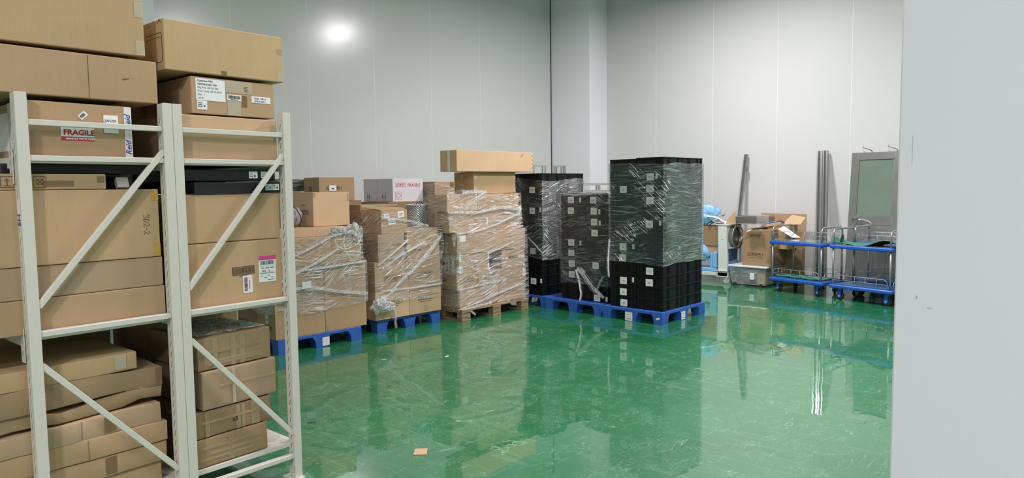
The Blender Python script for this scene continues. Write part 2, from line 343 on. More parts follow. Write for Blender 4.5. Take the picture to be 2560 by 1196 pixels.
def text_mesh(s, size, bold=0.0, shear=0.0, mat='ink', sx=1.0):
    k = (s, size, bold, shear, mat, sx)
    if k in _tc: return _tc[k]
    cu = D.curves.new('text', 'FONT'); cu.body = s; cu.size = size; cu.offset = bold*size; cu.shear = shear; cu.resolution_u = 2; cu.fill_mode = 'FRONT'
    ob = D.objects.new('text', cu); COL.objects.link(ob)
    dg = bpy.context.evaluated_depsgraph_get(); me = D.meshes.new_from_object(ob.evaluated_get(dg))
    D.objects.remove(ob); D.curves.remove(cu)
    if sx != 1: me.transform(Matrix.Diagonal((sx, 1, 1, 1)))
    me.materials.clear(); me.materials.append(M[mat]); _tc[k] = me
    return me
def put_text(parent, side, dims, u, v, s, size, mat='ink', rot=0, bold=.02, eps=.0024, shear=0, name='printed_text', sx=1.0):
    return link(name, text_mesh(s, size, bold, shear, mat, sx), parent, faceM(side, dims, eps, u, v, rot))
def decal(parent, side, dims, u, v, wd, h, mat, rot=0, eps=.0005, th=.0012, name='paper_label', label=None):
    b = MB(mat); b.box(0, 0, 0, wd, h, th); o = b.obj(name, parent, faceM(side, dims, eps, u, v, rot))
    if label: o['label'] = label
    return o
def barcode(b, x, y, wd, h, mi=0, z=.0022, seed=1, vert=False):
    r = random.Random(seed); p = 0
    while p < (h if vert else wd):
        s = r.choice((.006, .01, .016))*(h if vert else wd)/.5*1.2; s = min(s, (h if vert else wd)-p)
        if vert: b.box(x, y+p, z-.0004, x+wd, y+p+s, z, mi)
        else: b.box(x+p, y, z-.0004, x+p+s, y+h, z, mi)
        p += s+r.choice((.008, .013))*(h if vert else wd)/.5*1.2
def icons(parent, side, dims, u, v, h, n=5, mat='inkb', order='UGRTN', name='handling_symbols', eps=.0022):
    """row of framed handling symbols: glass, arrows, umbrella, hand, stacking"""
    b = MB(mat); g = h*.12; lw = h*.06
    def fr(x): 
        for q in ((x, 0, x+h, lw), (x, h-lw, x+h, h), (x, 0, x+lw, h), (x+h-lw, 0, x+h, h)): b.box(q[0], q[1], 0, q[2], q[3], .0004)
    x = 0
    for ch in order[:n]:
        c = x+h/2
        if ch != 'N': fr(x)
        if ch == 'U':
            for dx in (-.18, .18):
                b.box(c+dx*h-lw/2, .2*h, 0, c+dx*h+lw/2, .65*h, .0004); b.poly([(c+dx*h-.11*h, .6*h, .0004), (c+dx*h+.11*h, .6*h, .0004), (c+dx*h, .84*h, .0004)])
            b.box(x+.2*h, .16*h, 0, x+.8*h, .21*h, .0004)
        elif ch == 'G':
            b.poly([(c-.25*h, .85*h, .0004), (c, .42*h, .0004), (c+.25*h, .85*h, .0004)][::-1]); b.box(c-lw/2, .2*h, 0, c+lw/2, .5*h, .0004); b.box(c-.2*h, .15*h, 0, c+.2*h, .2*h, .0004)
        elif ch == 'T':
            b.poly([(c+.34*h*math.cos(a*math.pi/8), .45*h+.36*h*math.sin(a*math.pi/8), .0004) for a in range(9)]); b.box(c-lw/2, .15*h, 0, c+lw/2, .5*h, .0004)
        elif ch == 'R':
            b.box(c-.3*h, .3*h, 0, c+.3*h, .38*h, .0004); b.box(c-.3*h, .55*h, 0, c+.3*h, .63*h, .0004); b.box(c-.22*h, .3*h, 0, c-.15*h, .8*h, .0004); b.box(c+.15*h, .3*h, 0, c+.22*h, .8*h, .0004); b.box(c-.05*h, .15*h, 0, c+.05*h, .85*h, .0004)
        else:
            b.box(c-.1*h, .55*h, 0, c+.1*h, .8*h, .0004); b.box(c-.05*h, .5*h, 0, c+.05*h, .62*h, .0004); b.box(c-.1*h, .2*h, 0, c+.1*h, .42*h, .0004)
            for dx in (-.38, .34): b.box(c+dx*h, .8*h, 0, c+dx*h+lw, .95*h, .0004); b.box(c+dx*h, .05*h, 0, c+dx*h+lw, .2*h, .0004)
        x += h+g
    return b.obj(name, parent, faceM(side, dims, eps, u, v))
def scribble(parent, side, dims, u, v, strokes, s, rr=.0012, mat='ink', rot=0, name='handwriting'):
    b = MB(mat)
    for st in strokes: b.tube([(x*s, y*s, 0) for x, y in st], rr, 4, flat=.3)
    return b.obj(name, parent, faceM(side, dims, .0022, u, v, rot))

# ------------------------------------------------------------------ room shell
b = MB('floor'); b.box(-7, -7, -.1, XW+.1, YW+.1, 0); struct(b.obj('floor'))
b = MB('ceil'); b.box(-7, -7, CEIL, XW+.1, YW+.1, CEIL+.1); struct(b.obj('ceiling'))
def panel_wall(name, axis, mat, at, lo, hi, lines, th=.1, shin='joint'):
    b = MB(mat, shin, 'jointd')
    es = [lo]+[l for l in lines if lo < l < hi]+[hi]
    for a, c in zip(es, es[1:]):
        g = .0025
        if axis == 'y': b.box(a+g, at, 0, c-g, at+th, CEIL, 0, c=.003)
        else: b.box(at, a+g, 0, at+th, c-g, CEIL, 0, c=.003)
    for l in es[1:-1]:
        if axis == 'y': b.box(l-.004, at+.0005, 0, l+.004, at+.05, CEIL, 1)
        else: b.box(at+.0005, l-.004, 0, at+.05, l+.004, CEIL, 1)
    return struct(b.obj(name))
LL = [4.483+1.18*i for i in range(-9, 6)]
RL = [7.403-1.18*i for i in range(11, -2, -1)]
panel_wall('wall_left', 'y', 'wall', YW, -7, XW+.1, LL)
panel_wall('wall_right', 'x', 'wall2', XW, -7, YW, RL)
b = MB('wall'); b.box(-7.1, -7, 0, -7, YW+.1, CEIL); struct(b.obj('wall_back'))
b = MB('wall'); b.box(-7, -7.1, 0, XW+.1, -7, CEIL); struct(b.obj('wall_front'))
b = MB('column'); b.box(11.225, 8.545, 0, XW-.002, YW-.002, CEIL, c=.004); struct(b.obj('wall_corner'))
b = MB('jointd'); b.box(11.205, YW-.012, 0, 11.222, YW-.001, CEIL); struct(b.obj('trim_1'))
b = MB('column'); b.box(2.75, 9.2, 0, 3.375, YW-.002, CEIL, c=.004); struct(b.obj('wall_pillar'))
b = MB('near', 'jointd'); b.box(2.6, -3.6, 0, 2.72, .698, CEIL, 0, c=.006)
struct(b.obj('wall_near'))
b = MB('scuffm'); b.box(2.5985, .628, 1.262, 2.5995, .632, 1.272); b.box(2.5985, .585, 1.235, 2.5995, .6, 1.2365); b.box(2.5985, .655, 1.70, 2.5995, .656, 1.80)
o = b.obj('wall_scuffs', D.objects['wall_near'])

for i, (lx, ly, pw, where) in enumerate(LAMPS):
    t0 = empty('pendant_light', (lx, ly, LZ), 0, 'square white pendant lamp '+where, 'ceiling light', 'square pendant lamps')
    b = MB('white_p'); b.box(-.33, -.33, -.07, -.30, .33, 0); b.box(.30, -.33, -.07, .33, .33, 0); b.box(-.30, -.33, -.07, .30, -.30, 0); b.box(-.30, .30, -.07, .30, .33, 0); b.box(-.30, -.30, -.012, .30, .30, 0); b.obj('frame', t0)
    b = MB('white_p'); b.tube([(0, 0, 0), (0, 0, CEIL-LZ)], .008, 8); b.obj('hanging_rod', t0)
    b = MB('lamp'); b.box(-.30, -.30, -.055, .30, .30, -.045); b.obj('diffuser', t0)

# ------------------------------------------------------------------ cartons
def carton_mesh(dims, mat, seam=None, sag=0.0, seed=0, ch=.005, crumple=0.0):
    dx, dy, dz = dims
    me = D.meshes.new('carton'); bm = bmesh.new(); bmesh.ops.create_cube(bm, size=1)
    for v in bm.verts: v.co = Vector(((v.co.x+.5)*dx, (v.co.y+.5)*dy, (v.co.z+.5)*dz))
    bmesh.ops.bevel(bm, geom=list(bm.edges), offset=ch, segments=2, affect='EDGES', profile=.6)
    if crumple or sag:
        bmesh.ops.subdivide_edges(bm, edges=[e for e in bm.edges if e.calc_length() > .1], cuts=9, use_grid_fill=True)
        for v in bm.verts:
            p = Vector((v.co.x*5+seed*7.3, v.co.y*5, v.co.z*9+seed))
            n = noise.noise_vector(p)
            edge = max(0, 1-abs(v.co.z/dz-.5)*2)
            v.co += Vector((n.x*crumple*.5, n.y*crumple*(.3+edge), n.z*crumple*.9))
            v.co.z += sag*noise.noise(Vector((v.co.x*3+seed, v.co.y*3, seed*2.1)))*(1 if v.co.z > dz*.5 else .0)
    bm.to_mesh(me); bm.free()
    me.materials.append(M[mat])
    if crumple:
        for p in me.polygons: p.use_smooth = True
    return me
def carton(label, pos, dims, mat='cb', rz=0, seam='', tape='', group=None, name='cardboard_box', cat='box', crumple=0, sag=0, tilt=None, flapM='seam', tapem='tape', seed=None, R=None):
    """seam/tape: letters of faces (F front, L left, T top) carrying flap seams / a tape strip"""
    seed = seed if seed is not None else random.randint(0, 99)
    o = link(name, carton_mesh(dims, mat, seed=seed, crumple=crumple, sag=sag))
    o.location = pos; o.rotation_euler = R if R else (0, 0, rz)
    tag(o, label, cat, group)
    dx, dy, dz = dims
    for s in seam:
        b = MB(flapM); wd = {'F': dx, 'L': dy, 'T': dx}[s]; h = {'F': dz, 'L': dz, 'T': dy}[s]
        b.box(.006, h/2-.0012, 0, wd-.006, h/2+.0012, .0006); b.obj('flap_seam', o, faceM(s, dims, .0003))
    for s in tape:
        wd = {'F': dx, 'L': dy, 'T': dx, 'v': dy, 'V': dx}[s]; h = {'F': dz, 'L': dz, 'T': dy, 'v': dz, 'V': dz}[s]
        b = MB(tapem)
        if s in 'vV': b.box(wd/2-.028, .004, 0, wd/2+.028, h-.004, .0008); b.obj('tape', o, faceM('L' if s == 'v' else 'F', dims, .0005))
        else: b.box(.004, h/2-.025, 0, wd-.004, h/2+.025, .0008); b.obj('tape', o, faceM(s, dims, .0008))
    return o

# ------------------------------------------------------------------ racks in the left foreground
K = .0552635459
RO = Vector((2.016, 3.607, 0)); RE = Vector((_c(K), _s(K), 0)); RN = Vector((-_s(K), _c(K), 0))
def rpos(s, n, z): return RO+RE*s+RN*n+Vector((0, 0, z))
def rack(s0, s1, label, length=2.0):
    """s0..s1 outer faces of the end frame"""
    W = s1-s0
    root = empty('storage_rack', rpos(s0, 0, 0), K, label, 'storage rack', 'pair of cream steel storage racks')
    pw, pd = .045, .062
    def post(x, y, flip=1, slots=True):
        b = MB('rack', 'slot', 'slotl')
        b.box(x, y, .004, x+pw, y+.004, 2.07, 0, c=.0012)            # front web
        b.box(x, y+.004, .004, x+.004, y+pd, 2.068, 0, c=.0012)
        b.box(x+pw-.004, y+.004, .004, x+pw, y+pd, 2.068, 0, c=.0012)
        b.box(x+.004, y+pd-.004, .004, x+.014, y+pd, 2.068, 0); b.box(x+pw-.014, y+pd-.004, .004, x+pw-.004, y+pd, 2.068, 0)
        if slots:
            z = .09
            while z < 2.03:
                for yy, mi in ((.018, 1),):
                    T = Matrix.Translation((x-.0003, y+yy+.012, z)) @ Matrix.Rotation(.30, 4, 'X')
                    b.box(-.0004, -.005, -.0165, .0008, .005, .0165, 1, T=T); b.box(-.0009, -.0062, -.0165, .0002, -.0042, .0165, 2, T=T)
                z += .05
        b.obj('post', root)
        f = MB('rack'); f.box(x-.03, y-.02, 0, x+pw+.004, y+pd+.03, .004); f.lathe([(.008, .004), (.008, .009)], 8, T=Matrix.Translation((x-.016, y+.03, 0))); f.obj('foot_plate', root)
    def brace(z0, y=.008, h=.025, d=.035):
        b = MB('rack'); b.box(pw, y, z0, W-pw, y+d, z0+h, 0, c=.002); b.obj('brace', root)
    def diag(za, zb, y=.006, h=.026):
        b = MB('rack'); p, q = Vector((pw-.002, y+.012, za)), Vector((W-pw+.002, y+.012, zb)); dd = q-p
        T = Matrix.Translation(p) @ Matrix.Rotation(-math.atan2(dd.z, dd.x), 4, 'Y')
        b.box(0, -.010, -h/2, dd.length, .012, h/2, 0, c=.002, T=T); b.obj('diagonal_brace', root)
    for y in (0, length-pd):
        post(0, y); post(W-pw, y)
        for z in (.118, 1.024, 1.782, 1.934): brace(z, y+.008)
        diag(1.155, 1.84, y+.004); diag(.90, .262, y+.004)
    for z in (.205, 1.035, 1.805):
        for x in (-.004, W-.030):
            b = MB('rack'); b.box(x, pd, z-.055, x+.034, length-pd, z-.006, 0, c=.003); b.obj('beam', root)
            for yy in (pd-.01, length-pd-.035):
                b = MB('rack', 'slot'); xx = x-.003 if x < 0 else x+.034
                b.box(xx, yy, z-.12, xx+.003, yy+.045, z+.03, 0); 
                for q in (-.09, -.04, .0): b.box(xx-.0008, yy+.018, z+q, xx+.0002, yy+.026, z+q+.02, 1)
                b.obj('beam_connector', root)
        b = MB('rack'); b.box(.034, .055, z-.03, W-.034, length-.055, z-.002, 0, c=.002)
        b.obj('shelf_deck', root)
    return root
rk1 = rack(-1.292, -.646, 'cream steel rack end frame at the left edge of the picture, loaded with wide cartons')
rk2 = rack(-.644, 0, 'cream steel rack next to the green floor, its bottom deck partly empty')
d_ = (.65, .9, .3)
lb = decal(rk1, 'L', (0, .05, 0), .004, 1.50, .042, .12, 'paperp', name='paper_label'); lb['label'] = 'pale paper sticker wrapped on the post'
put_text(lb, 'T', (0, 0, .0012), .038, .006, 'SH', .045, 'blue', rot=math.pi/2)

def rc(label, s0, s1, z0, z1, mat='cb', off=.075, depth=.8, rz=0, **kw):
    """carton inside a rack, given by its front-face extent in the rack's frame"""
    o = carton(label, rpos(s0, off, z0), (s1-s0, depth, z1-z0), mat, rz=K+rz, **kw); return o, (s1-s0, depth, z1-z0)
# -- left rack, above
o, d = rc('large plain carton at the top left corner, topmost on the left rack', -1.75, -.733, 2.283, 2.545, 'cby', off=.06, depth=.8, R=(0, -.006, K)); 
decal(o, 'F', d, d[0]-.04, .18, .039, .07, 'tapel', name='tape', label='pale tape patch'); decal(o, 'F', d, d[0]-.04, .004, .039, .066, 'tapel', name='tape', label='pale tape patch')
o, d = rc('wide brown carton lying on top of the left rack under the topmost carton', -1.80, -.688, 2.069, 2.268, 'cb', off=.05, depth=1.45)
b = MB('seam'); b.box(d[0]-.302, .004, 0, d[0]-.3, d[2]-.004, .0005); b.obj('crease', o, faceM('F', d, .0004))
b = MB('seam'); 
scribble(o, 'F', d, d[0]-.16, .10, [[(0, 0), (1, .25), (.6, .1), (1.6, .35)]], .02, mat='inkb', name='scuff')
o, d = rc('brown carton with red FRAGILE sticker and JW109 tag on the left rack top shelf', -1.245, -.812, 1.806, 2.045, 'cb', off=.06, depth=.7)
st = decal(o, 'F', d, .135, .072, .135, .062, 'paper', name='fragile_sticker', label='white and red fragile sticker')
b = MB('red'); b.box(0, 0, .0012, .135, .017, .0018); b.obj('red_band', st)
put_text(st, 'T', (0, 0, .0018), .010, .025, 'FRAGILE', .034, 'red', bold=.03, eps=.0006); put_text(st, 'T', (0, 0, .0024), .018, .004, 'HANDLE WITH CARE', .0125, 'paper', bold=.02, eps=.0006)
st = decal(o, 'F', d, .222, .165, .036, .024, 'paper', rot=.75, name='barcode_label'); b = MB('ink'); barcode(b, .005, .006, .024, .013, seed=3); b.obj('barcode', st)
st = decal(o, 'F', d, .312, .112, .062, .075, 'paperg', name='tag_label', label='pale green lower half of the tag'); b = MB('paper'); b.box(0, .038, .0012, .062, .082, .0018); b.obj('tag_paper', st)
put_text(st, 'T', (0, 0, .0018), .004, .05, 'JW109', .0175, 'ink', bold=.01, eps=.0008)
for (sd, u, v, wd, h) in (('F', d[0]-.032, .002, .032, d[2]-.004), ('L', d[1]-.075, .002, .075, d[2]-.004), ('L', d[1]-.22, .0, .08, d[2])):
    tp = decal(o, sd, d, u, v, wd, h, 'tapew', name='printed_tape', label='white tape with blue lettering')
    for q in range(2): put_text(tp, 'T', (0, 0, .0012), wd*.82 if sd == 'F' else wd*.8, .012+q*.12, 'Reid', .036, 'blue', rot=math.pi/2, bold=.02, shear=.3, eps=.0006)
tp = decal(o, 'L', d, d[1]-.40, .03, .2, .17, 'tapew', name='printed_tape', label='white tape with blue lettering')
# -- left rack, middle shelf
o, d = rc('big brown carton with yellow tape at its right corners on the left rack middle shelf', -1.62, -.708, 1.33, 1.658, 'cb', off=.055, depth=.85)
for v in (d[2]-.055, .004): decal(o, 'F', d, d[0]-.032, v, .031, .05 if v > .1 else .062, 'tapey', name='tape', label='yellow tape patch')
scribble(o, 'F', d, d[0]-.075, .205, [[(0, .6), (.1, 1), (.5, .9), (.3, .5), (.6, .2), (.1, 0)], [(.8, 0), (.8, 1), (1.3, .7), (1.2, .2), (.8, 0)], [(1.5, .8), (1.8, 1), (2, .7), (1.5, 0), (2.1, .1)], [(2.3, .5), (2.6, .5)], [(2.8, .8), (3.1, 1), (3.3, .7), (2.8, 0), (3.4, .1)]], .028, rot=-math.pi/2)
o, d = rc('long greyish carton sandwiched midway in the left rack middle shelf stack', -1.62, -.700, 1.188, 1.328, 'cbg', off=.06, depth=.85)
o, d = rc('long brown carton resting on the left rack middle shelf deck', -1.62, -.697, 1.036, 1.186, 'cb', off=.055, depth=.85)
o, d = rc('thin flat carton with printed symbol squares lying on the yellow-taped carton', -1.46, -.936, 1.660, 1.729, 'cb', off=.06, depth=.4)
for u in (.115, .235):
    b = MB('inkb'); h = .048; lw = .0016
    for q in ((0, 0, h, lw), (0, h-lw, h, h), (0, 0, lw, h), (h-lw, 0, h, h)): b.box(q[0], q[1], 0, q[2], q[3], .0004)
    if u < .2: b.box(h/2-.0015, .01, 0, h/2+.0015, .034, .0004); b.tube([(h/2-.009, .028, 0), (h/2, .038, 0), (h/2+.009, .028, 0)], .001, 4); b.box(.01, .007, 0, .038, .009, .0004)
    else:
        b.tube([(h/2+.012*math.cos(a*.5236), h/2+.012*math.sin(a*.5236), 0) for a in range(12)], .0008, 4, closed=True); b.tube([(.01, .01, 0), (.038, .038, 0)], .0008, 4); b.tube([(.01, .036, 0), (.038, .012, 0)], .0008, 4)
    b.obj('printed_symbol', o, faceM('F', d, .0012, u, .01))
decal(o, 'F', d, .27, .014, .12, .026, 'taped', name='tape', label='dark brown tape'); decal(o, 'F', d, .34, .008, .17, .022, 'tape', name='tape'); decal(o, 'F', d, .485, .03, .03, .03, 'taped', name='tape', label='dark brown tape')
for i, (s0, s1, z0, z1, of, lab) in enumerate(((-1.25, -.70, 1.66, 1.728, .50, 'low black carton behind the thin flat carton on the left rack'), (-1.32, -.70, 1.732, 1.775, .14, 'flat black carton lying on the thin flat carton, left rack'))):
    o, d = rc(lab, s0, s1, z0, z1, 'blkc', off=of, depth=.35, name='black_box')
b = MB('paper', 'ink'); b.box(0, 0, 0, .055, .052, .03, 0, c=.003); b.box(.008, -.0006, .012, .045, .0002, .016, 1); o = b.obj('paper_pad'); o.location = rpos(-.86, .16, 1.66); o.rotation_euler = (1.2, 0, K); tag(o, 'small white paper pad propped on the yellow-taped carton, left rack', 'paper')
# -- left rack, bottom pile (levels: 1 topmost)
pile = [(-1.62, -.832, .792, .876, 'cby', .01, 'topmost yellowish carton of the slumped pile in the left rack bottom', .004, .08),
        (-1.64, -.716, .680, .790, 'cbr', .02, 'worn carton second from the top of the slumped left rack pile', .02, .075),
        (-1.64, -.722, .598, .678, 'cbr', .045, 'crushed pinkish brown carton third from the top of the slumped pile', .05, .07),
        (-1.62, -.735, .510, .602, 'cbg', .02, 'greyish brown carton in the middle of the slumped left rack pile', .012, .06),
        (-1.62, -.712, .408, .508, 'cb', -.005, 'brown carton with a vertical crease, third from bottom of slumped pile', .008, .07),
        (-1.62, -.716, .305, .406, 'cb', .0, 'brown carton second from the bottom of the slumped left rack pile', .005, .075),
        (-1.62, -.740, .206, .303, 'cby', .0, 'bottom carton of the slumped pile standing on the left rack deck', .004, .09)]
for i, (s0, s1, z0, z1, mt, rz, lab, cr, off) in enumerate(pile):
    o, d = rc(lab, s0, s1, z0, z1, mt, off=off, depth=.8 if i else .55, rz=rz, crumple=cr, seed=i+3)
    if i in (1, 3, 5): decal(o, 'F', d, d[0]-.03 if i == 1 else .62, .01, .028 if i == 1 else .05, d[2]-.02, 'taped', name='tape', label='dark brown tape', eps=.006 if cr > .006 else .001)
    if i in (4, 3): b = MB('seam'); b.box(d[0]-.36, .004, 0, d[0]-.3585, d[2]-.004, .0005); b.obj('crease', o, faceM('F', d, .004))
    if i == 0: decal(o, 'F', d, d[0]-.10, .01, .05, d[2]-.018, 'tapel', name='tape', eps=.003); scribble(o, 'F', d, d[0]-.10, .01, [[(0, 0), (.3, 1), (.1, 1.6), (.35, 2.3)]], .025, mat='inkb', name='tear')
# -- right rack
o, d = rc('big carton with clear tape at the corners, topmost on the right rack', -.647, -.004, 2.24, 2.485, 'cby', off=.05, depth=.62, seam='', R=(0, 0, K))
decal(o, 'F', d, d[0]-.035, .15, .034, .03, 'tape', name='tape'); decal(o, 'F', d, d[0]-.035, .004, .034, .055, 'tapel', name='tape'); decal(o, 'F', d, .285, .002, .03, .022, 'taped', name='tape')
b = MB('inkb')
b.tube([(.02, .05, 0), (.02, .17, 0), (.03, .18, 0), (.2, .18, 0)], .0014, 4); b.tube([(.02, .05, 0), (.03, .04, 0), (.2, .04, 0)], .0014, 4); b.tube([(.03, .15, 0), (.04, .16, 0), (.2, .16, 0)], .0009, 4)
b.obj('printed_frame', o, faceM('L', d, .001, d[1]-.0, 0) @ Matrix.Diagonal((-1, 1, 1, 1)))
b = MB('seam'); b.tube([(.0, .0, 0), (.02, .02, 0), (.035, .0, 0)], .002, 4); b.obj('torn_flap', o, faceM('L', d, .0, d[1]-.06, d[2]-.02))
o, d = rc('brown carton covered with white shipping labels under the topmost right rack carton', -.520, -.060, 2.038, 2.224, 'cb', off=.06, depth=.55)
st = decal(o, 'F', d, .024, .068, .155, .110, 'paper', name='shipping_label', label='large white shipping label')
for q, (s_, bo) in enumerate((('Customer P/N:', .02), ('VE7818-62551-001', .02), ('Mfg P/N: HP-50-229', 0), ('Date Code: 09.03.2018', 0), ('Qty:  1', 0), ('Lot #:', 0))):
    put_text(st, 'T', (0, 0, .0012), .008, .094-(q*.0172 if q else 0)-(0 if q else 0), s_, .0135, 'ink', bold=bo, eps=.0006, sx=1.0)
st = decal(o, 'F', d, .028, .022, .052, .044, 'paper', name='shipping_label'); b = MB('ink')
for q in range(3): b.box(.004, .012+q*.009, .0012, .026, .0155+q*.009, .0017)
b.box(.034, .014, .0012, .042, .022, .0017); b.obj('printed_text', st)
st = decal(o, 'F', d, .190, .080, .078, .030, 'paper', name='barcode_label'); b = MB('ink'); barcode(b, .006, .009, .066, .017, seed=5); b.box(.018, .003, .0012, .06, .006, .0016); b.obj('barcode', st)
st = decal(o, 'F', d, .326, .078, .112, .034, 'paper', name='part_label'); put_text(st, 'T', (0, 0, .0012), .012, .019, '7018K   REV.A', .0118, 'ink', eps=.0006); put_text(st, 'T', (0, 0, .0012), .014, .005, '( E7818-62551 )', .0112, 'ink', eps=.0006)
tp = decal(o, 'F', d, .182, .120, .15, .062, 'tapel', name='tape', label='wide pale tape'); scribble(tp, 'T', (0, 0, .0012), .1, .01, [[(0, .8), (.9, 1)], [(.5, 1.1), (.1, .3), (.8, .7), (.4, 0), (1, .1)], [(.2, .2), (.9, .5)]], .026)
decal(o, 'F', d, .190, .002, .074, .076, 'tapel', name='tape', label='wide pale tape'); decal(o, 'F', d, .27, .05, .03, .06, 'taped', name='tape')
o, d = rc('plain light brown carton on the right rack top shelf behind the top brace', -.597, -.052, 1.807, 2.03, 'cbl', off=.058, depth=.6)
decal(o, 'F', d, d[0]-.04, .145, .034, .05, 'tape', name='tape')
o, d = rc('upper flat black carton with two white stickers in the right rack', -.598, -.07, 1.697, 1.754, 'blkc', off=.06, depth=.5, name='black_box')
for u in (.372, .443):
    st = decal(o, 'F', d, u, .014, .05 if u < .4 else .04, .036, 'paper', name='sticker'); b = MB('ink')
    for q in range(3): b.box(.004, .008+q*.009, .0012, .022, .0105+q*.009, .0017)
    b.box(.028, .006, .0012, .038, .016, .0017); b.obj('printed_text', st)
o, d = rc('black carton deep behind the two flat black ones in the right rack', -.60, -.06, 1.630, 1.765, 'blkc', off=.62, depth=.4, name='black_box')
o, d = rc('lower flat black carton with stickers at its right end in the right rack', -.53, -.046, 1.630, 1.690, 'blkc', off=.05, depth=.5, name='black_box')
for u in (.392, .435):
    st = decal(o, 'F', d, u, .016, .04, .034, 'paperg', name='sticker'); b = MB('ink')
    for q in range(3): b.box(.003, .007+q*.009, .0012, .018, .0095+q*.009, .0017)
    b.box(.024, .008, .0012, .032, .018, .0017); b.obj('printed_text', st)
o, d = rc('plain carton under the flat black cartons in the right rack', -.598, -.052, 1.378, 1.626, 'cb', off=.058, depth=.6)
decal(o, 'F', d, .0, .01, .035, .055, 'tapel', name='tape')
o, d = rc('brown carton with pink-headed label and barcodes in the right rack', -.598, -.050, 1.038, 1.375, 'cb', off=.058, depth=.6)
st = decal(o, 'F', d, .407, .103, .102, .145, 'paper', name='shipping_label', label='white label with pink header')
b = MB('pink'); b.box(0, .121, .0012, .102, .145, .0017); b.obj('pink_header', st)
b = MB('ink'); barcode(b, .01, .095, .084, .022, seed=9, z=.0018); b.box(.006, .052, .0012, .096, .0525, .0017); b.box(.006, .088, .0012, .096, .0885, .0017)
for q in range(4): b.box(.008+.022*q, .033-(q % 2)*.01, .0012, .024+.022*q, .0355-(q % 2)*.01, .0017)
b.box(.05, .01, .0012, .09, .0125, .0017); b.box(.008, .046, .0012, .092, .0485, .0017); b.obj('printed_text', st)
put_text(st, 'T', (0, 0, .0012), .012, .073, '232 - 4796  9892', .0115, 'ink', eps=.0006); put_text(st, 'T', (0, 0, .0012), .018, .056, 'PKG   12', .0125, 'ink', eps=.0006)
b = MB('inkb'); barcode(b, .004, .006, .118, .032, seed=11, z=.0006); 
for q in ((0, 0, .126, .003), (0, .041, .126, .044), (0, 0, .003, .044), (.123, 0, .126, .044)): b.box(q[0], q[1], .0001, q[2], q[3], .0006)
b.box(.04, -.008, .0001, .09, -.004, .0006); b.obj('printed_barcode', o, faceM('F', d, .0006, .255, .155, .02))
st = decal(o, 'F', d, .312, .055, .055, .095, 'paperp', name='barcode_label', label='pinkish barcode label'); b = MB('ink'); barcode(b, .008, .012, .018, .072, seed=12, vert=True); b.box(.036, .02, .0012, .039, .07, .0017); b.obj('barcode', st)
# bottom of the right rack
g = [(-.545, -.120, .712, .882, 'cbr', .07, .30, 'worn taped carton with clear film over it, topmost in the right rack bottom', .006),
     (-.535, -.103, .508, .706, 'cbg', .055, .02, 'greyish carton second from the top in the right rack bottom', .003),
     (-.575, -.140, .362, .500, 'cbd', .06, .0, 'dark taped carton marked x3 in the right rack bottom', .004),
     (-.572, -.172, .208, .358, 'cbd', .06, .0, 'dark taped carton resting on the right rack bottom deck', .003)]
for i, (s0, s1, z0, z1, mt, off, _, lab, cr) in enumerate(g):
    o, d = rc(lab, s0, s1, z0, z1, mt, off=off, depth=.52, rz=(.05, .04, .03, .02)[i], crumple=cr, seed=20+i)
    r = random.Random(i+40)
    for q in range((7, 2, 7, 6)[i]):
        a = r.random(); vert = r.random() < .5
        if vert: decal(o, 'F', d, .04+a*(d[0]-.1), .004, .016+.014*r.random(), d[2]-.01, 'tape' if i != 1 else 'tapel', name='tape', eps=.003+cr*.4)
        else: decal(o, 'F', d, .01+.1*a, .02+.8*r.random()*(d[2]-.04), d[0]*.75, .014, 'tape', name='tape', eps=.0032+cr*.4)
    if i == 2: put_text(o, 'F', d, .20, .05, 'x3', .032, 'ink', eps=.006, name='handwriting')
    if i == 0:
        fm = MB('crump')
        def fsurf(a, c, d=d): 
            return Vector((.012+(d[0]-.024)*a, .02+(d[1]-.04)*c, d[2]+.011+.010*noise.noise(Vector((a*9, c*9, 3)))))
        fm.grid(fsurf, 26, 26); fm.obj('film_sheet', o)
o, d = rc('brown carton with pale right edge standing behind the film-topped carton, right rack bottom', -.55, .0, .206, .93, 'cbr', off=.66, depth=.5)
decal(o, 'F', d, d[0]-.012, .01, .011, d[2]-.02, 'tapel', name='tape')
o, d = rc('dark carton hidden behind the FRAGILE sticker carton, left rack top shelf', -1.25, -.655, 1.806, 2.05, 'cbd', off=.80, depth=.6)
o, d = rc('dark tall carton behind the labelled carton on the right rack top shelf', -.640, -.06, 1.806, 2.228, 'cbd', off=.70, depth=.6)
o, d = rc('added dark carton closing the gaps deep inside the left rack bottom', -1.60, -.655, .206, .985, 'cbd', off=.90, depth=.6)  # added behind the pile to shut out light and keep its gaps dark

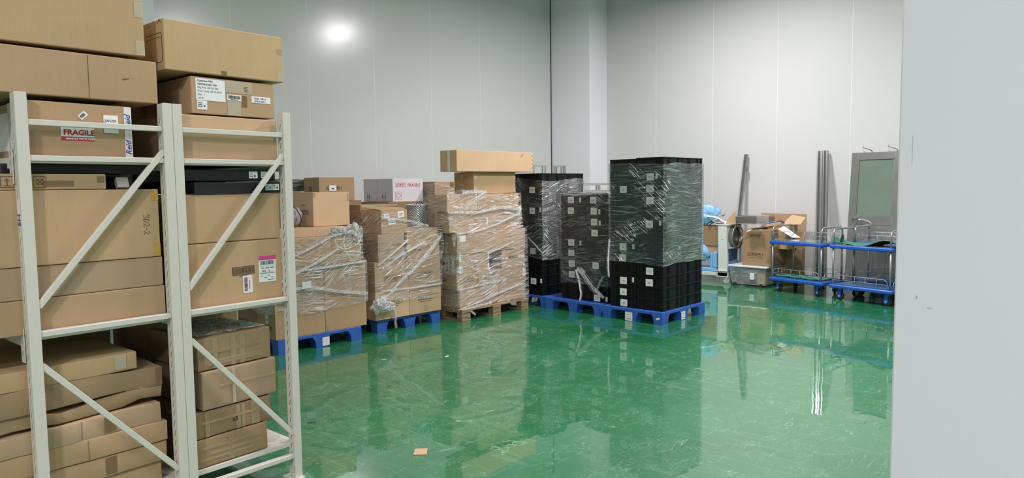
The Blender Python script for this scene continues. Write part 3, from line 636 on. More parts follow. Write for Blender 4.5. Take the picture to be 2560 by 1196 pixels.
# ------------------------------------------------------------------ pallets
def plastic_pallet(label, x0, y0, x1, y1, h=.15, papers=()):
    root = empty('plastic_pallet', (x0, y0, 0), 0, label, 'pallet', 'blue plastic pallets'); W, Dp = x1-x0, y1-y0
    b = MB('blue_p'); 
    for (a, c, e, f) in ((0, 0, W, .05), (0, Dp-.05, W, Dp), (0, .05, .05, Dp-.05), (W-.05, .05, W, Dp-.05)): b.box(a, c, h-.034, e, f, h, 0, c=.004)
    n = 9
    for i in range(n): yy = .06+(Dp-.12)*i/n; b.box(.05, yy, h-.02, W-.05, yy+(Dp-.12)/n-.02, h-.003, 0, c=.002)
    for xx in (W*.33, W*.66): b.box(xx-.03, .05, h-.032, xx+.03, Dp-.05, h-.006)
    b.obj('deck', root)
    fx = (0, W/2-.085, W-.15); fy = (0, Dp/2-.075, Dp-.13)
    for i, a in enumerate(fx):
        for j, c in enumerate(fy):
            wx = .15 if i != 1 else .17; wy = .13 if j != 1 else .15; b = MB('blue_p'); z1 = h-.03
            px = [(-.0, 0), (wx, 0)]
            # splayed inner flanks
            il = .02 if i else 0; ir = .02 if i < 2 else 0; jl = .018 if j else 0; jr = .018 if j < 2 else 0
            lo = [(a+il, c+jl), (a+wx-ir, c+jl), (a+wx-ir, c+wy-jr), (a+il, c+wy-jr)]; hi = [(a-il, c-jl), (a+wx+ir, c-jl), (a+wx+ir, c+wy+jr), (a-il, c+wy+jr)]
            md = [(a+il*.5, c+jl*.5), (a+wx-ir*.5, c+jl*.5), (a+wx-ir*.5, c+wy-jr*.5), (a+il*.5, c+wy-jr*.5)]
            rings = [[(x, y, 0) for x, y in lo], [(x, y, z1*.6) for x, y in md], [(x, y, z1) for x, y in hi]]
            for k in range(2):
                for q in range(4): b.poly([rings[k][q], rings[k][(q+1) % 4], rings[k+1][(q+1) % 4], rings[k+1][q]])
            b.poly(rings[0][::-1]); b.poly(rings[2]); b.obj('foot', root)
    for (side, u, v, wd, hh, rot, ink) in papers:
        p = decal(root, side, (W, Dp, h), u, v, wd, hh, 'paper', rot=rot, eps=.001, name='paper_label')
        if ink:
            b = MB('ink'); b.box(wd*.2, hh*.2, .0012, wd*.8, hh*.24, .0016); b.box(wd*.2, hh*.7, .0012, wd*.6, hh*.74, .0016); b.obj('printed_text', p)
    return root
plastic_pallet('blue plastic pallet nearest the rack, under the leftmost wrapped cartons', 3.39, 6.455, 4.37, 7.40, papers=(('F', .495, .012, .085, .088, 0, False),))
plastic_pallet('blue plastic pallet under the four-carton stack with the film knot', 4.673, 6.59, 5.61, 7.5)
plastic_pallet('blue plastic pallet under the rear black crate stack by the wooden pallet', 7.197, 6.22, 8.2, 7.15)
plastic_pallet('blue plastic pallet under the lower middle black crate stack', 7.147, 5.275, 8.15, 6.2)
plastic_pallet('blue plastic pallet at the front corner under the tallest black crate stack', 7.112, 4.37, 8.122, 5.225, papers=(('L', .335, .004, .105, .105, .0, True), ('L', .775, .055, .05, .022, .3, False), ('F', .435, .006, .09, .1, .02, True)))
# wooden pallet
root = empty('wooden_pallet', (5.757, 6.345, 0), 0, 'worn wooden block pallet under the tall mixed carton stack', 'pallet')
W, Dp = 1.21, .8
for i in range(5): b = MB('wood'); b.box(0, i*.165, .123, W, i*.165+.14, .145, 0, c=.002); b.obj('top_board', root)
for xx in (0, W/2-.07, W-.145): b = MB('wood'); b.box(xx, 0, .101, xx+.145, Dp, .123, 0, c=.002); b.obj('stringer_board', root)
for xx in (0, W/2-.07, W-.145):
    for yy in (0, Dp/2-.05, Dp-.1): b = MB('wood'); b.box(xx+.003, yy+.003, .02, xx+.142, yy+.1, .101, 0, c=.003); b.obj('block', root)
for xx in (0, W/2-.07, W-.145): b = MB('wood'); b.box(xx, 0, 0, xx+.145, Dp, .02, 0, c=.002); b.obj('bottom_board', root)

# ------------------------------------------------------------------ stack 1 (leftmost pallet)
Z = .151
def st(label, x0, x1, y0, y1, z0, z1, mat='cb', **kw):
    dims = (x1-x0-.002, y1-y0, z1-z0-.001); return carton(label, (x0+.001, y0, z0), dims, mat, **kw), dims
G1 = 'cartons on the pallet nearest the rack'
for (xa, xb, nm) in ((3.37, 3.93, 'left'), (3.932, 4.447, 'right')):
    for k, (za, zb, lv) in enumerate(((.151, .510, 'bottom'), (.511, .866, 'second'))):
        o, d = st(f'{lv} layer carton, {nm} of two facing the green floor, pallet nearest the rack', xa, xb, 6.46, 6.85, za, zb, ('cb', 'cbg')[k], sag=0)
        if k == 0 and nm == 'left':
            icons(o, 'L', d, .12, .09, .045, 4, 'inkb'); p = decal(o, 'L', d, .19, .15, .06, .085, 'paper', name='paper_label'); b = MB('ink'); b.box(.015, .03, .0012, .02, .055, .0016); b.box(.03, .03, .0012, .034, .055, .0016); b.box(.043, .03, .0012, .046, .055, .0016); b.obj('printed_text', p)
        if k == 0 and nm == 'right': decal(o, 'F', d, .01, .01, .03, .05, 'tape', name='tape')
    for k, (za, zb, lv) in enumerate(((.151, .510, 'bottom'), (.511, .866, 'second'))):
        if nm == 'left':
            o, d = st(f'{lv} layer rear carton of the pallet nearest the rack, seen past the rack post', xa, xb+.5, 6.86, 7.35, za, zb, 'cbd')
            if k == 0: icons(o, 'L', d, .1, .09, .05, 4, 'inkb')
o, d = st('wide third layer carton under the bunched film on the pallet nearest the rack', 3.42, 4.39, 6.455, 7.25, .867, 1.155, 'cb', sag=.0)
o, d = st('thin carton layer lying over the wide third layer carton nearest the rack', 3.48, 4.36, 6.53, 7.3, 1.156, 1.236, 'cbl')
o, d = st('clean carton with plain front standing on top of the pallet nearest the rack', 4.062, 4.524, 6.85, 7.28, 1.2375, 1.612, 'cbl')
decal(o, 'F', d, .0, d[2]-.055, .035, .05, 'tape', name='tape'); decal(o, 'F', d, d[0]-.03, d[2]-.1, .028, .08, 'tape', name='tape')
icons(o, 'L', d, .17, .13, .05, 3, 'inkb', 'TGU'); put_text(o, 'L', d, .18, .225, 'CAUTION', .018, 'inkb')
P1L = decal(D.objects['cardboard_box'], 'F', (1, 1, 1), 0, 0, .001, .001, 'paper') ; D.objects.remove(P1L)
# ------------------------------------------------------------------ stack 2
for (xa, xb, nm) in ((4.63, 5.108, 'left'), (5.11, 5.597, 'right')):
    for k, (za, zb, lv) in enumerate(((.151, .476, 'bottom'), (.477, .812, 'second'))):
        o, d = st(f'{lv} row {nm} carton with row of handling symbols, stack with the film knot', xa, xb, 6.55, 7.39, za, zb, 'cb' if k else 'cbl')
        icons(o, 'F', d, .13 if nm == 'left' else .13, .16 if k == 0 else .12, .048, 5, 'inkb', 'UGRTN'); put_text(o, 'F', d, .15, .135 if k == 0 else .095, 'PLEASE HANDLE WITH CARE', .013, 'inkb')
        if k == 0: decal(o, 'F', d, .22, .02, .05, .07, 'tape', name='tape')
        if k == 0 and nm == 'left':
            p = decal(o, 'F', d, .075, .20, .075, .075, 'paper', name='paper_label'); b = MB('inkb')
            for q in range(3): b.box(.02+.012*q, .025, .0012, .027+.012*q, .04, .0016)
            b.obj('printed_text', p)
o, d = st('third row left carton with printed box outline, stack with the film knot', 4.685, 5.057, 6.552, 7.38, .813, 1.125, 'cbg')
b = MB('inkb'); 
for q in ((0, 0, .13, .003), (0, .12, .13, .123), (0, 0, .003, .123), (.13, 0, .133, .123), (.17, .10, .30, .104), (.17, .085, .28, .089), (.02, .06, .10, .064)): b.box(q[0], q[1], 0, q[2], q[3], .0005)
b.obj('printed_frame', o, faceM('F', d, .0006, .02, .09)); icons(o, 'L', d, .35, .08, .07, 4, 'inkb', 'UTRG'); put_text(o, 'L', d, .55, .25, 'Made in China', .02, 'inkb')
o, d = st('tall third row right carton with large diamond mark, stack with the film knot', 5.132, 5.628, 6.60, 7.38, .813, 1.163, 'cb')
b = MB('inkb'); b.tube([(0, .06, 0), (.12, .0, 0), (.24, .06, 0), (.12, .12, 0)], .0016, 4, closed=True); b.obj('printed_diamond', o, faceM('F', d, .001, .10, .16)); put_text(o, 'F', d, .12, .085, 'H.AMS.', .03, 'inkb')
o, d = st('upper left open-topped carton with three white stickers, stack with the film knot', 4.752, 5.122, 6.57, 6.96, 1.126, 1.40, 'cb')
for (u, v, wd, h, r) in ((.035, .185, .075, .045, -.05), (.235, .18, .09, .07, .08), (.10, .1, .1, .07, .1)):
    p = decal(o, 'F', d, u, v, wd, h, 'paper', rot=r, name='sticker'); b = MB('ink'); b.box(wd*.3, h*.3, .0012, wd*.7, h*.4, .0016); b.box(wd*.2, h*.55, .0012, wd*.8, h*.62, .0016); b.obj('printed_text', p)
b = MB('cb', 'cbi'); b.grid(lambda a, c: Vector((.0+.37*a, .0+.30*c, .272+.03*c+.02*a*c)), 4, 4, 0); b.obj('flap', o)
b = MB('cbi'); b.poly([(.12, .32, .312), (.37, .08, .279), (.372, .2, .31), (.25, .32, .315)]); b.obj('dark_opening', o)
o, d = st('brown carton behind the open-topped one, pale taped top edge', 4.76, 5.32, 6.99, 7.37, 1.164, 1.455, 'cbd'); decal(o, 'F', d, .02, d[2]-.03, d[0]-.04, .026, 'tapel', name='tape')
# wire mesh roll
root = empty('wire_mesh_roll', (5.60, 6.98, 1.165), 0, 'upright roll of galvanised wire mesh standing on the diamond-marked carton', 'mesh roll')
b = MB('greyd'); b.lathe([(.135, 0), (.135, .262)], 28); b.obj('core', root)
b = MB('zinc')
for k in range(26):
    for sg in (1, -1):
        b.tube([(.147*math.cos(2*math.pi*(k/26)+sg*q*.22+.06*math.sin(q*3.14)), .147*math.sin(2*math.pi*(k/26)+sg*q*.22+.06*math.sin(q*3.14)), .005+q*.0265) for q in range(11)], .0036, 4)
for z in (.004, .270): b.tube([(.147*math.cos(a*math.pi/12), .147*math.sin(a*math.pi/12), z) for a in range(24)], .005, 5, closed=True)
b.obj('wire_netting', root)
b = MB('jointd'); b.tube([(-.05, -.05, .27), (-.04, -.05, .30), (.04, -.05, .30), (.05, -.05, .27)], .004, 6); b.obj('wire_handle', root)

# ------------------------------------------------------------------ stack 3 (wooden pallet)
Y3 = 6.43
o, d = st('bottom left carton on the wooden pallet', 5.79, 6.47, Y3-.01, 7.1, .147, .381, 'cbg'); decal(o, 'L', d, d[1]-.16, .02, .015, .13, 'tapel', name='tape')
o, d = st('bottom right carton on the wooden pallet', 6.475, 6.988, Y3-.01, 7.1, .147, .381, 'cb')
o, d = st('second row left carton with side lettering FRAGILE on wooden pallet stack', 5.748, 6.118, Y3, 7.1, .382, .58, 'cb', ); icons(o, 'F', d, .12, .09, .05, 3, 'inkb', 'UTG'); put_text(o, 'L', d, d[1]-.36, .10, 'FRAGILE', .048, 'inkb', bold=.03)
b = MB('seam'); b.box(.354, .002, 0, .357, .19, .0006); b.obj('seam_line', o, faceM('F', d, .0005))
o, d = st('second row middle carton with symbols on wooden pallet stack', 6.123, 6.533, Y3, 7.1, .382, .58, 'cbg'); icons(o, 'F', d, .12, .1, .042, 4, 'inkb', 'TRGU')
o, d = st('second row right carton with small white tags on wooden pallet stack', 6.537, 7.018, Y3, 7.1, .382, .58, 'cb')
for v in (.115, .06): decal(o, 'F', d, d[0]-.075, v, .055, .045, 'paper', name='paper_label')
o, d = st('third row carton with white printed tape and small red sticker', 5.797, 6.318, Y3, 7.1, .581, .822, 'cb')
for (sd, u, v, wd, h) in (('F', 0, d[2]-.085, .055, .085), ('F', 0, 0, .055, .09), ('F', d[0]-.03, 0, .029, .09), ('F', d[0]-.03, d[2]-.09, .029, .08), ('L', d[1]-.42, 0, .10, d[2]), ('L', d[1]-.30, 0, .12, d[2]-.003), ('L', d[1]-.16, 0, .159, .06), ('L', d[1]-.16, d[2]-.07, .159, .068)):
    tp = decal(o, sd, d, u, v, wd, h, 'tapew', name='printed_tape', label='white tape with dark lettering')
    if wd > .05 and sd == 'L': put_text(tp, 'T', (0, 0, .0012), wd*.75, .01, 'Reid' if h < .1 else 'Reid Reid', .04, 'ink', rot=math.pi/2, bold=.02, shear=.3, eps=.0006)
    if sd == 'F' and wd > .05: put_text(tp, 'T', (0, 0, .0012), wd*.8, .008, 'Reid', .03, 'blue', rot=math.pi/2, eps=.0006)
decal(o, 'L', d, d[1]-.36, .10, .1, .045, 'red', name='red_sticker', eps=.004); decal(o, 'L', d, d[1]-.14, .065, .05, .11, 'paper', name='paper_label', eps=.002)
p = decal(o, 'F', d, .24, .1, .085, .07, 'red', name='red_sticker'); b = MB('paper'); b.box(.004, .018, .0012, .081, .052, .0018); b.obj('white_band', p); put_text(p, 'T', (0, 0, .0018), .008, .026, 'FRAGILE', .019, 'red', eps=.0006)
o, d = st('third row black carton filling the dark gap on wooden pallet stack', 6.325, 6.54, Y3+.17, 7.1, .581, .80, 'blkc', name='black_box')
o, d = st('third row right carton lettered FRAGILE on the front, wooden pallet stack', 6.546, 6.989, Y3, 7.1, .581, .818, 'cb'); put_text(o, 'F', d, .13, .115, 'FRAGILE', .05, 'inkb', bold=.03); b = MB('inkb'); b.box(.15, .095, 0, .30, .098, .0005); b.obj('underline', o, faceM('F', d, .0006))
o, d = st('long fourth row carton with two white labels and pale patch, wooden pallet stack', 5.760, 6.992, Y3-.01, 7.1, .823, 1.085, 'cb')
decal(o, 'F', d, .04, .155, .10, .075, 'paper', name='paper_label'); decal(o, 'F', d, .055, .055, .155, .08, 'tapel', name='paper_patch', label='pale yellowish paper patch')
decal(o, 'L', d, d[1]-.09, .17, .07, .075, 'paper', name='paper_label'); decal(o, 'L', d, d[1]-.07, .10, .04, .06, 'paper', name='paper_label'); decal(o, 'L', d, d[1]-.22, .0, .04, d[2], 'tapes', name='tape', label='silver tape strip')
b = MB('seam')
for q in range(8): b.box(.008, .02+q*.03, 0, .016, .028+q*.03, .0005)
b.obj('staples', o, faceM('F', d, .0006))
o, d = st('long fifth row carton with small label at the lower right, wooden pallet stack', 5.670, 6.952, Y3+.03, 7.0, 1.087, 1.350, 'cbl')
p = decal(o, 'F', d, d[0]-.145, .035, .105, .055, 'paper', name='paper_label'); b = MB('blue'); b.box(.06, .005, .0012, .1, .02, .0016); b.obj('printed_text', p)
p = decal(o, 'F', d, d[0]-.19, .035, .03, .045, 'paper', name='paper_label'); p = decal(o, 'F', d, .62, .085, .035, .085, 'paper', rot=-.12, name='paper_label'); b = MB('ink'); b.box(.012, .02, .0012, .02, .065, .0016); b.obj('printed_text', p)
decal(o, 'L', d, d[1]-.26, .0, .045, d[2], 'tapes', name='tape', label='silver tape strip')
b = MB('seam'); b.box(.03, .015, 0, .06, .022, .0005); b.obj('scuff', o, faceM('F', d, .0006))
o, d = st('sixth row left carton on the wooden pallet stack', 5.640, 6.150, Y3+.03, 6.82, 1.352, 1.558, 'cbl'); b = MB('seam'); b.box(.06, .18, 0, .066, .2, .0005); b.box(.38, .17, 0, .386, .19, .0005); b.obj('staples', o, faceM('F', d, .0006)); decal(o, 'F', d, .27, .04, .06, .07, 'tape', name='tape')
o, d = st('sixth row right carton under heavily creased film, wooden pallet stack', 6.155, 6.913, Y3+.03, 7.0, 1.352, 1.558, 'cb')
o, d = st('carton with cloth-taped corners second from the top, wooden pallet stack', 6.187, 6.963, 6.56, 6.93, 1.585, 1.845, 'cby')
o.location.z = 1.562; 
for v in (.003, d[2]-.085): decal(o, 'F', d, 0, v, .055, .075, 'tapel', name='tape', label='pale tape patch'); decal(o, 'F', d, d[0]-.04, v, .038, .06, 'tapel', name='tape')
decal(o, 'L', d, .13, .02, .045, .09, 'tapel', name='tape'); decal(o, 'L', d, .13, .17, .045, .1, 'tapel', name='tape'); decal(o, 'L', d, .006, .006, d[1]-.012, .022, 'tape', name='tape'); decal(o, 'L', d, .006, d[2]-.028, d[1]-.012, .022, 'tape', name='tape')
o.scale.z = 1.07
o, d = st('long carton with white strap of tape lying on top of the wooden pallet stack', 5.84, 7.243, 6.49, 6.80, 1.84, 2.105, 'cbl')
o.location.z = 1.842
decal(o, 'L', d, d[1]*.45, .0, .045, d[2], 'tapew', name='tape', label='white tape strip'); decal(o, 'L', d, d[1]*.45-.02, d[2]-.10, .018, .10, 'tapel', name='tape')
decal(o, 'F', d, d[0]-.24, .19, .07, .028, 'tape', rot=.6, name='tape')
b = MB('inkb')
for q in range(4): b.box(d[0]-.022, .05+q*.055, 0, d[0]-.006, .06+q*.055, .0006)
b.obj('hand_hole_marks', o, faceM('F', d, .0006))

# ------------------------------------------------------------------ rear row of cartons
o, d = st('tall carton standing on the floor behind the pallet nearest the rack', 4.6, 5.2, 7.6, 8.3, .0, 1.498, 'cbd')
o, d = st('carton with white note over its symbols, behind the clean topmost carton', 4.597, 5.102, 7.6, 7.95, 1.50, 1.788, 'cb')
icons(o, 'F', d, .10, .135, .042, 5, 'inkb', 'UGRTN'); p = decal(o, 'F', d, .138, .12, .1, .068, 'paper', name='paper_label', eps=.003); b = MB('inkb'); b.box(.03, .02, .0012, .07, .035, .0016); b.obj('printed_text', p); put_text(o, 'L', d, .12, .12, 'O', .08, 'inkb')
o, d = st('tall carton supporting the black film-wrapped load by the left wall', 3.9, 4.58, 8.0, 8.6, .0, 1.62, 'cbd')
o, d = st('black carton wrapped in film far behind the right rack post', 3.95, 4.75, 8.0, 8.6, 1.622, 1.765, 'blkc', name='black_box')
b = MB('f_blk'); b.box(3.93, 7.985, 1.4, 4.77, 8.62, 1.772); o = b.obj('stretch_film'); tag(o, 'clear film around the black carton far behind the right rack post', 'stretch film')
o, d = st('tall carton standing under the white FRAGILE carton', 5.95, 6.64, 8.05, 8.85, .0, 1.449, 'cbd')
o, d = st('white carton with red printing and arrows, lettered FRAGILE, rear row', 6.069, 6.618, 8.1, 8.81, 1.451, 1.782, 'cbw')
put_text(o, 'F', d, .265, .215, 'FRAGILE', .062, 'redf', bold=.01); icons(o, 'F', d, .05, .21, .055, 3, 'redf', 'UTG')
b = MB('redf'); b.tube([(.035*math.cos(a*math.pi/6), .035*math.sin(a*math.pi/6), 0) for a in range(12)], .003, 4, closed=True)
for q in ((-.055, -.055, .055, -.051), (-.055, .051, .055, .055), (-.055, -.055, -.051, .055), (.051, -.055, .055, .055)): b.box(q[0], q[1], 0, q[2], q[3], .0006)
b.obj('printed_symbol', o, faceM('F', d, .0008, .1, .085))
b = MB('red')
for u in (.10, .145, .47, .53):
    b.box(u-.004, .0, 0, u+.004, .07, .0006); b.poly([(u-.014, .06, .0006), (u+.014, .06, .0006), (u, .125, .0006)])
b.obj('printed_arrows', o, faceM('L', d, .0008, 0, .0))
b = MB('seam'); b.box(.34, .003, 0, .343, d[2]-.003, .0005); b.obj('seam_line', o, faceM('L', d, .0006))
o, d = st('tall carton standing on the floor left of the wooden pallet stack, rear row', 6.67, 7.5, 7.9, 8.6, .0, 1.5, 'cbg')
o, d = st('film-wrapped brown carton left of the topmost long carton, rear row', 6.669, 7.30, 7.9, 8.47, 1.502, 1.733, 'cb')
decal(o, 'F', d, .0, .006, .03, d[2]-.01, 'tape', name='tape'); decal(o, 'F', d, .30, .13, .07, .09, 'taped', name='tape')
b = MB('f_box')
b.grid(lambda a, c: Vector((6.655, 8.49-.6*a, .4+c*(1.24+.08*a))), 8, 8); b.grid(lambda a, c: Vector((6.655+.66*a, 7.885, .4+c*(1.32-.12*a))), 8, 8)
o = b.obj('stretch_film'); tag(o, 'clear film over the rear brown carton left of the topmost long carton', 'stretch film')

# ------------------------------------------------------------------ black crates
CX, CY, CZ = .455, .382, .1402
def crate_mesh(cx, cy, h):
    b = MB('blk'); t_ = .004; i = .010
    b.box(i, i, .0, cx-i, cy-i, h-.006)                       # hollow body walls are closed by the crate above
    for (x0, y0, x1, y1) in ((0, 0, cx, i+.004), (0, cy-i-.004, cx, cy), (0, i+.004, i+.004, cy-i-.004), (cx-i-.004, i+.004, cx, cy-i-.004)):
        b.box(x0, y0, h-.014, x1, y1, h-.001, 0, c=.0025)      # rim
    for (x0, y0, x1, y1) in ((i-.004, i-.004, cx-i+.004, i+.002), (i-.004, cy-i-.002, cx-i+.004, cy-i+.004), (i-.004, i, i+.002, cy-i), (cx-i-.002, i, cx-i+.004, cy-i)):
        b.box(x0, y0, h-.034, x1, y1, h-.028)                  # second ledge
    for x in (.0+.002, cx-.035):
        for y in (.002, cy-.035): b.box(x, y, .006, x+.033, y+.033, h-.014, 0, c=.004)
    for f in (.24, .30, .70, .76):
        for y in (.003, cy-.013): b.box(cx*f, y, .004, cx*f+.007, y+.010, h-.014)
        for x in (.003, cx-.013): b.box(x, cy*f, .004, x+.010, cy*f+.007, h-.014)
    for x in (.004, cx-.0125): b.box(x, cy*.34, h*.40, x+.0085, cy*.66, h*.68, 0, c=.002)   # grip recess frame
    return b.mesh('crate')
CM = crate_mesh(CX, CY, CZ)
lm = MB('paper', 'ink'); lm.box(0, 0, 0, .1, .085, .0012)
lm.box(.03, .045, .0012, .07, .049, .0015, 1); lm.box(.025, .034, .0012, .075, .037, .0015, 1); lm.box(.04, .025, .0012, .06, .0275, .0015, 1); LBL = lm.mesh('crate_label')
lm = MB('paper', 'ink'); lm.box(0, 0, 0, .03, .058, .0012); lm.box(.008, .012, .0012, .011, .046, .0015, 1); lm.box(.018, .012, .0012, .02, .046, .0015, 1); LBS = lm.mesh('crate_tag')
ORD = ['bottom', 'second', 'third', 'fourth', 'fifth', 'sixth', 'seventh', 'eighth', 'ninth', 'tenth', 'eleventh', 'twelfth', 'top']
def crate_stack(stack, x0, y0, cols, rows, labels, pitch=CZ, group=''):
    made = {}
    for (cn, ix, iy, dz) in cols:
        for r in range(rows):
            jit = random.uniform(-.0025, .0025); jy = random.uniform(-.002, .002)
            X = x0+ix*(CX+.004)+jit; Y = y0+iy*(CY+.004)+jy; Z0 = .1505+r*(pitch+dz)
            o = link('storage_crate', CM); o.location = (X, Y, Z0); o.scale.z = (pitch+dz)/CZ
            od = ORD[r] if r < rows-1 else 'top'
            lv = 'topmost' if r == rows-1 else ('bottom' if r == 0 else od+' from the bottom')
            tag(o, f'black crate, {lv}, {cn} of {stack}', 'crate', group); made[(cn, r)] = (o, X, Y, Z0)
    for (cn, yc, zc, small) in labels:
        r = min(rows-1, max(0, int((zc-.15)/(pitch)))); o, X, Y, Z0 = made[(cn, r)]
        me = LBS if small else LBL; wd, h = (.03, .058) if small else (.1, .085)
        v = min(max(zc-Z0-h/2, .006), CZ-h-.018)
        yc = min(max(yc, Y+wd/2+.006), Y+CY-wd/2-.006)
        link('label', me, o, Matrix(((0, 0, -1, -.0005), (-1, 0, 0, yc+wd/2-Y), (0, 1, 0, v), (0, 0, 0, 1))) @ Matrix.Rotation(random.uniform(-.03, .03), 4, 'Z'))
L6 = [(4.585, 1.74, 0), (4.498, 1.748, 1), (4.965, 1.596, 0), (4.59, 1.598, 0), (4.584, 1.461, 0), (4.594, 1.181, 0), (4.447, 1.2, 1), (4.971, .895, 0), (4.82, .903, 1), (4.977, .757, 0), (4.589, .613, 0), (4.965, .476, 0), (4.825, .497, 1), (4.592, .478, 0), (4.965, .331, 0), (4.96, .203, 0)]
crate_stack('tallest stack', 7.185, 4.400, [('corner column', 0, 0, 0), ('left column', 0, 1, -.0008), ('right column', 1, 0, 0)], 13, [('corner column' if y < 4.775 else 'left column', y, z, s) for y, z, s in L6], group='crates of the tallest stack')
L5 = [(5.856, 1.448, 0), (5.702, 1.464, 1), (5.488, 1.45, 0), (5.856, 1.316, 0), (5.483, 1.311, 0), (5.394, 1.313, 1), (5.477, 1.168, 0), (5.388, 1.17, 1), (5.471, 1.034, 0), (5.853, .887, 0), (5.699, .9, 1), (5.854, .738, 0), (5.848, .606, 0), (5.454, .612, 0), (5.849, .462, 0), (5.436, .198, 0), (5.285, .198, 1)]
crate_stack('lower middle stack', 7.275, 5.262, [('right column', 0, 0, 0), ('left column', 0, 1, 0)], 10, [('right column' if y < 5.645 else 'left column', y, z, s) for y, z, s in L5], group='crates of the lower middle stack')
L4 = [(6.476, 1.599, 0), (6.472, 1.309, 0), (6.326, 1.328, 1), (6.472, .759, 0), (6.463, .344, 0), (6.323, .355, 1)]
crate_stack('rear stack', 7.20, 6.295, [('corner column', 0, 0, 0), ('left column', 0, 1, 0), ('right column', 1, 0, 0)], 12, [('corner column', y, z, s) for y, z, s in L4], pitch=.1394, group='crates of the rear stack')

# ------------------------------------------------------------------ stretch film on the loads
def film_wrap(label, mat, rings, step=.06, amp=.004, open_edge=.02, seed=1, part=None):
    """rings: (z, x0, y0, x1, y1) outlines from bottom to top; wraps the load once around"""
    b = MB(mat); zs = []
    def outline(x0, y0, x1, y1, r=.012):
        pts = []
        for (cx, cy, a0) in ((x1-r, y0+r, -90), (x1-r, y1-r, 0), (x0+r, y1-r, 90), (x0+r, y0+r, 180)):
            for k in range(3): a = math.radians(a0+45*k); pts.append((cx+r*math.cos(a), cy+r*math.sin(a)))
        # densify
        out = []
        for i in range(len(pts)):
            p, q = pts[i], pts[(i+1) % len(pts)]; L_ = math.dist(p, q); n = {0: 1}.get(0 if L_ < .05 else 1, 16)
            for k in range(n): out.append((p[0]+(q[0]-p[0])*k/n, p[1]+(q[1]-p[1])*k/n))
        return out
    dense = []
    for a, c in zip(rings, rings[1:]):
        n = max(1, int((c[0]-a[0])/step))
        for k in range(n): dense.append([a[i]+(c[i]-a[i])*k/n for i in range(5)])
    dense.append(list(rings[-1])); R0 = len(b.v); cnt = None
    for ri, (z, x0, y0, x1, y1) in enumerate(dense):
        o_ = outline(x0, y0, x1, y1); cnt = len(o_)
        for (x, y) in o_:
            edge = 1 if ri in (0, len(dense)-1) else 0
            nz = noise.noise(Vector((x*5+seed, y*5, z*3)))
            dz = edge*open_edge*noise.noise(Vector((x*2.3+seed*3, y*2.3, 7)))*2.2
            cx, cy = (x0+x1)/2, (y0+y1)/2; out = Vector((x-cx, y-cy)).normalized()*abs(nz)*amp
            b.v.append((x+out.x, y+out.y, z+dz))
    for ri in range(len(dense)-1):
        for j in range(cnt):
            j2 = (j+1) % cnt; b.f.append((R0+ri*cnt+j, R0+ri*cnt+j2, R0+(ri+1)*cnt+j2, R0+(ri+1)*cnt+j)); b.mi.append(0); b.sm.append(True)
    o = b.obj('stretch_film'); tag(o, label, 'stretch film'); return o
def lump(parent, name, c, rx, ry, rz, seed, mat='crump', amp=.35):
    bm = bmesh.new(); bmesh.ops.create_icosphere(bm, subdivisions=5, radius=1)
    for v in bm.verts:
        n = noise.turbulence(v.co*1.8+Vector((seed, 0, 0)), 4, False); v.co *= .72+.55*n; v.co = Vector((v.co.x*rx+c[0], v.co.y*ry+c[1], v.co.z*rz+c[2]))
    me = D.meshes.new(name); bm.to_mesh(me); bm.free(); me.materials.append(M[mat])
    for p in me.polygons: p.use_smooth = True
    o = link(name, me, parent); r = random.Random(seed); b = MB('filament')
    for k in range(46):
        a0 = r.random()*6.28; a1 = r.random()*6.28; ph = r.uniform(-1.2, 1.2); pts = []
        for q in range(9):
            th = a0+(a1-a0)*.45*q/8; pts.append((c[0]+rx*.86*math.cos(th)*math.cos(ph+q*.07), c[1]+ry*.9*math.sin(ph+q*.05)*(-1 if k % 3 else 1)-ry*.15, c[2]+rz*.86*math.sin(th)*math.cos(ph+q*.07)))
        b.tube(pts, r.uniform(.0012, .0034), 4, flat=.5)
    b.obj('film_creases', o)
    return o
def strand(parent, name, pts, r, seed=0, mat='crump', wob=.012, flat=.45, n=None):
    """a bunch of film pulled into a band: many thin uneven filaments side by side"""
    P = [Vector(p) for p in pts]; rd = random.Random(seed*7+3); b = MB('filament', 'crump')
    base = []
    for a, c in zip(P, P[1:]):
        k_ = max(3, int((c-a).length/.03))
        for k in range(k_): base.append(a.lerp(c, k/k_))
    base.append(P[-1]); K_ = len(base); side = (P[-1]-P[0]).normalized().cross(Vector((0, -1, 0)) if abs((P[-1]-P[0]).normalized().y) < .7 else Vector((-1, 0, 0))).normalized()
    for f_ in range(15):
        off = rd.gauss(0, .8)*r; i0 = rd.randrange(0, max(1, K_-4)) if f_ > 2 else 0; i1 = min(K_, i0+rd.randrange(5, max(6, K_))) if f_ > 2 else K_
        pp = []; rr = []
        for i in range(i0, i1):
            w_ = noise.noise(Vector((i*.22, seed*1.7+f_*5.1, 0)))*r*1.1; pp.append(base[i]+side*(off+w_)+Vector((0, 0, noise.noise(Vector((i*.3, f_, seed)))*.004)))
            rr.append(.0019*(.5+1.3*abs(noise.noise(Vector((i*.5, f_*2.2, seed))))))
        if len(pp) > 2: rr[0] = rr[-1] = .0005; b.tube(pp, rr, 4, flat=.45)
    w0 = len(b.v)
    for i in range(K_):
        wd = r*(.9+.5*noise.noise(Vector((i*.4, seed, 2)))); b.v.append(tuple(base[i]+side*wd)); b.v.append(tuple(base[i]-side*wd))
    for i in range(K_-1): b.f.append((w0+2*i, w0+2*i+1, w0+2*i+3, w0+2*i+2)); b.mi.append(1); b.sm.append(True)
    return b.obj(name, parent)
e2 = .016
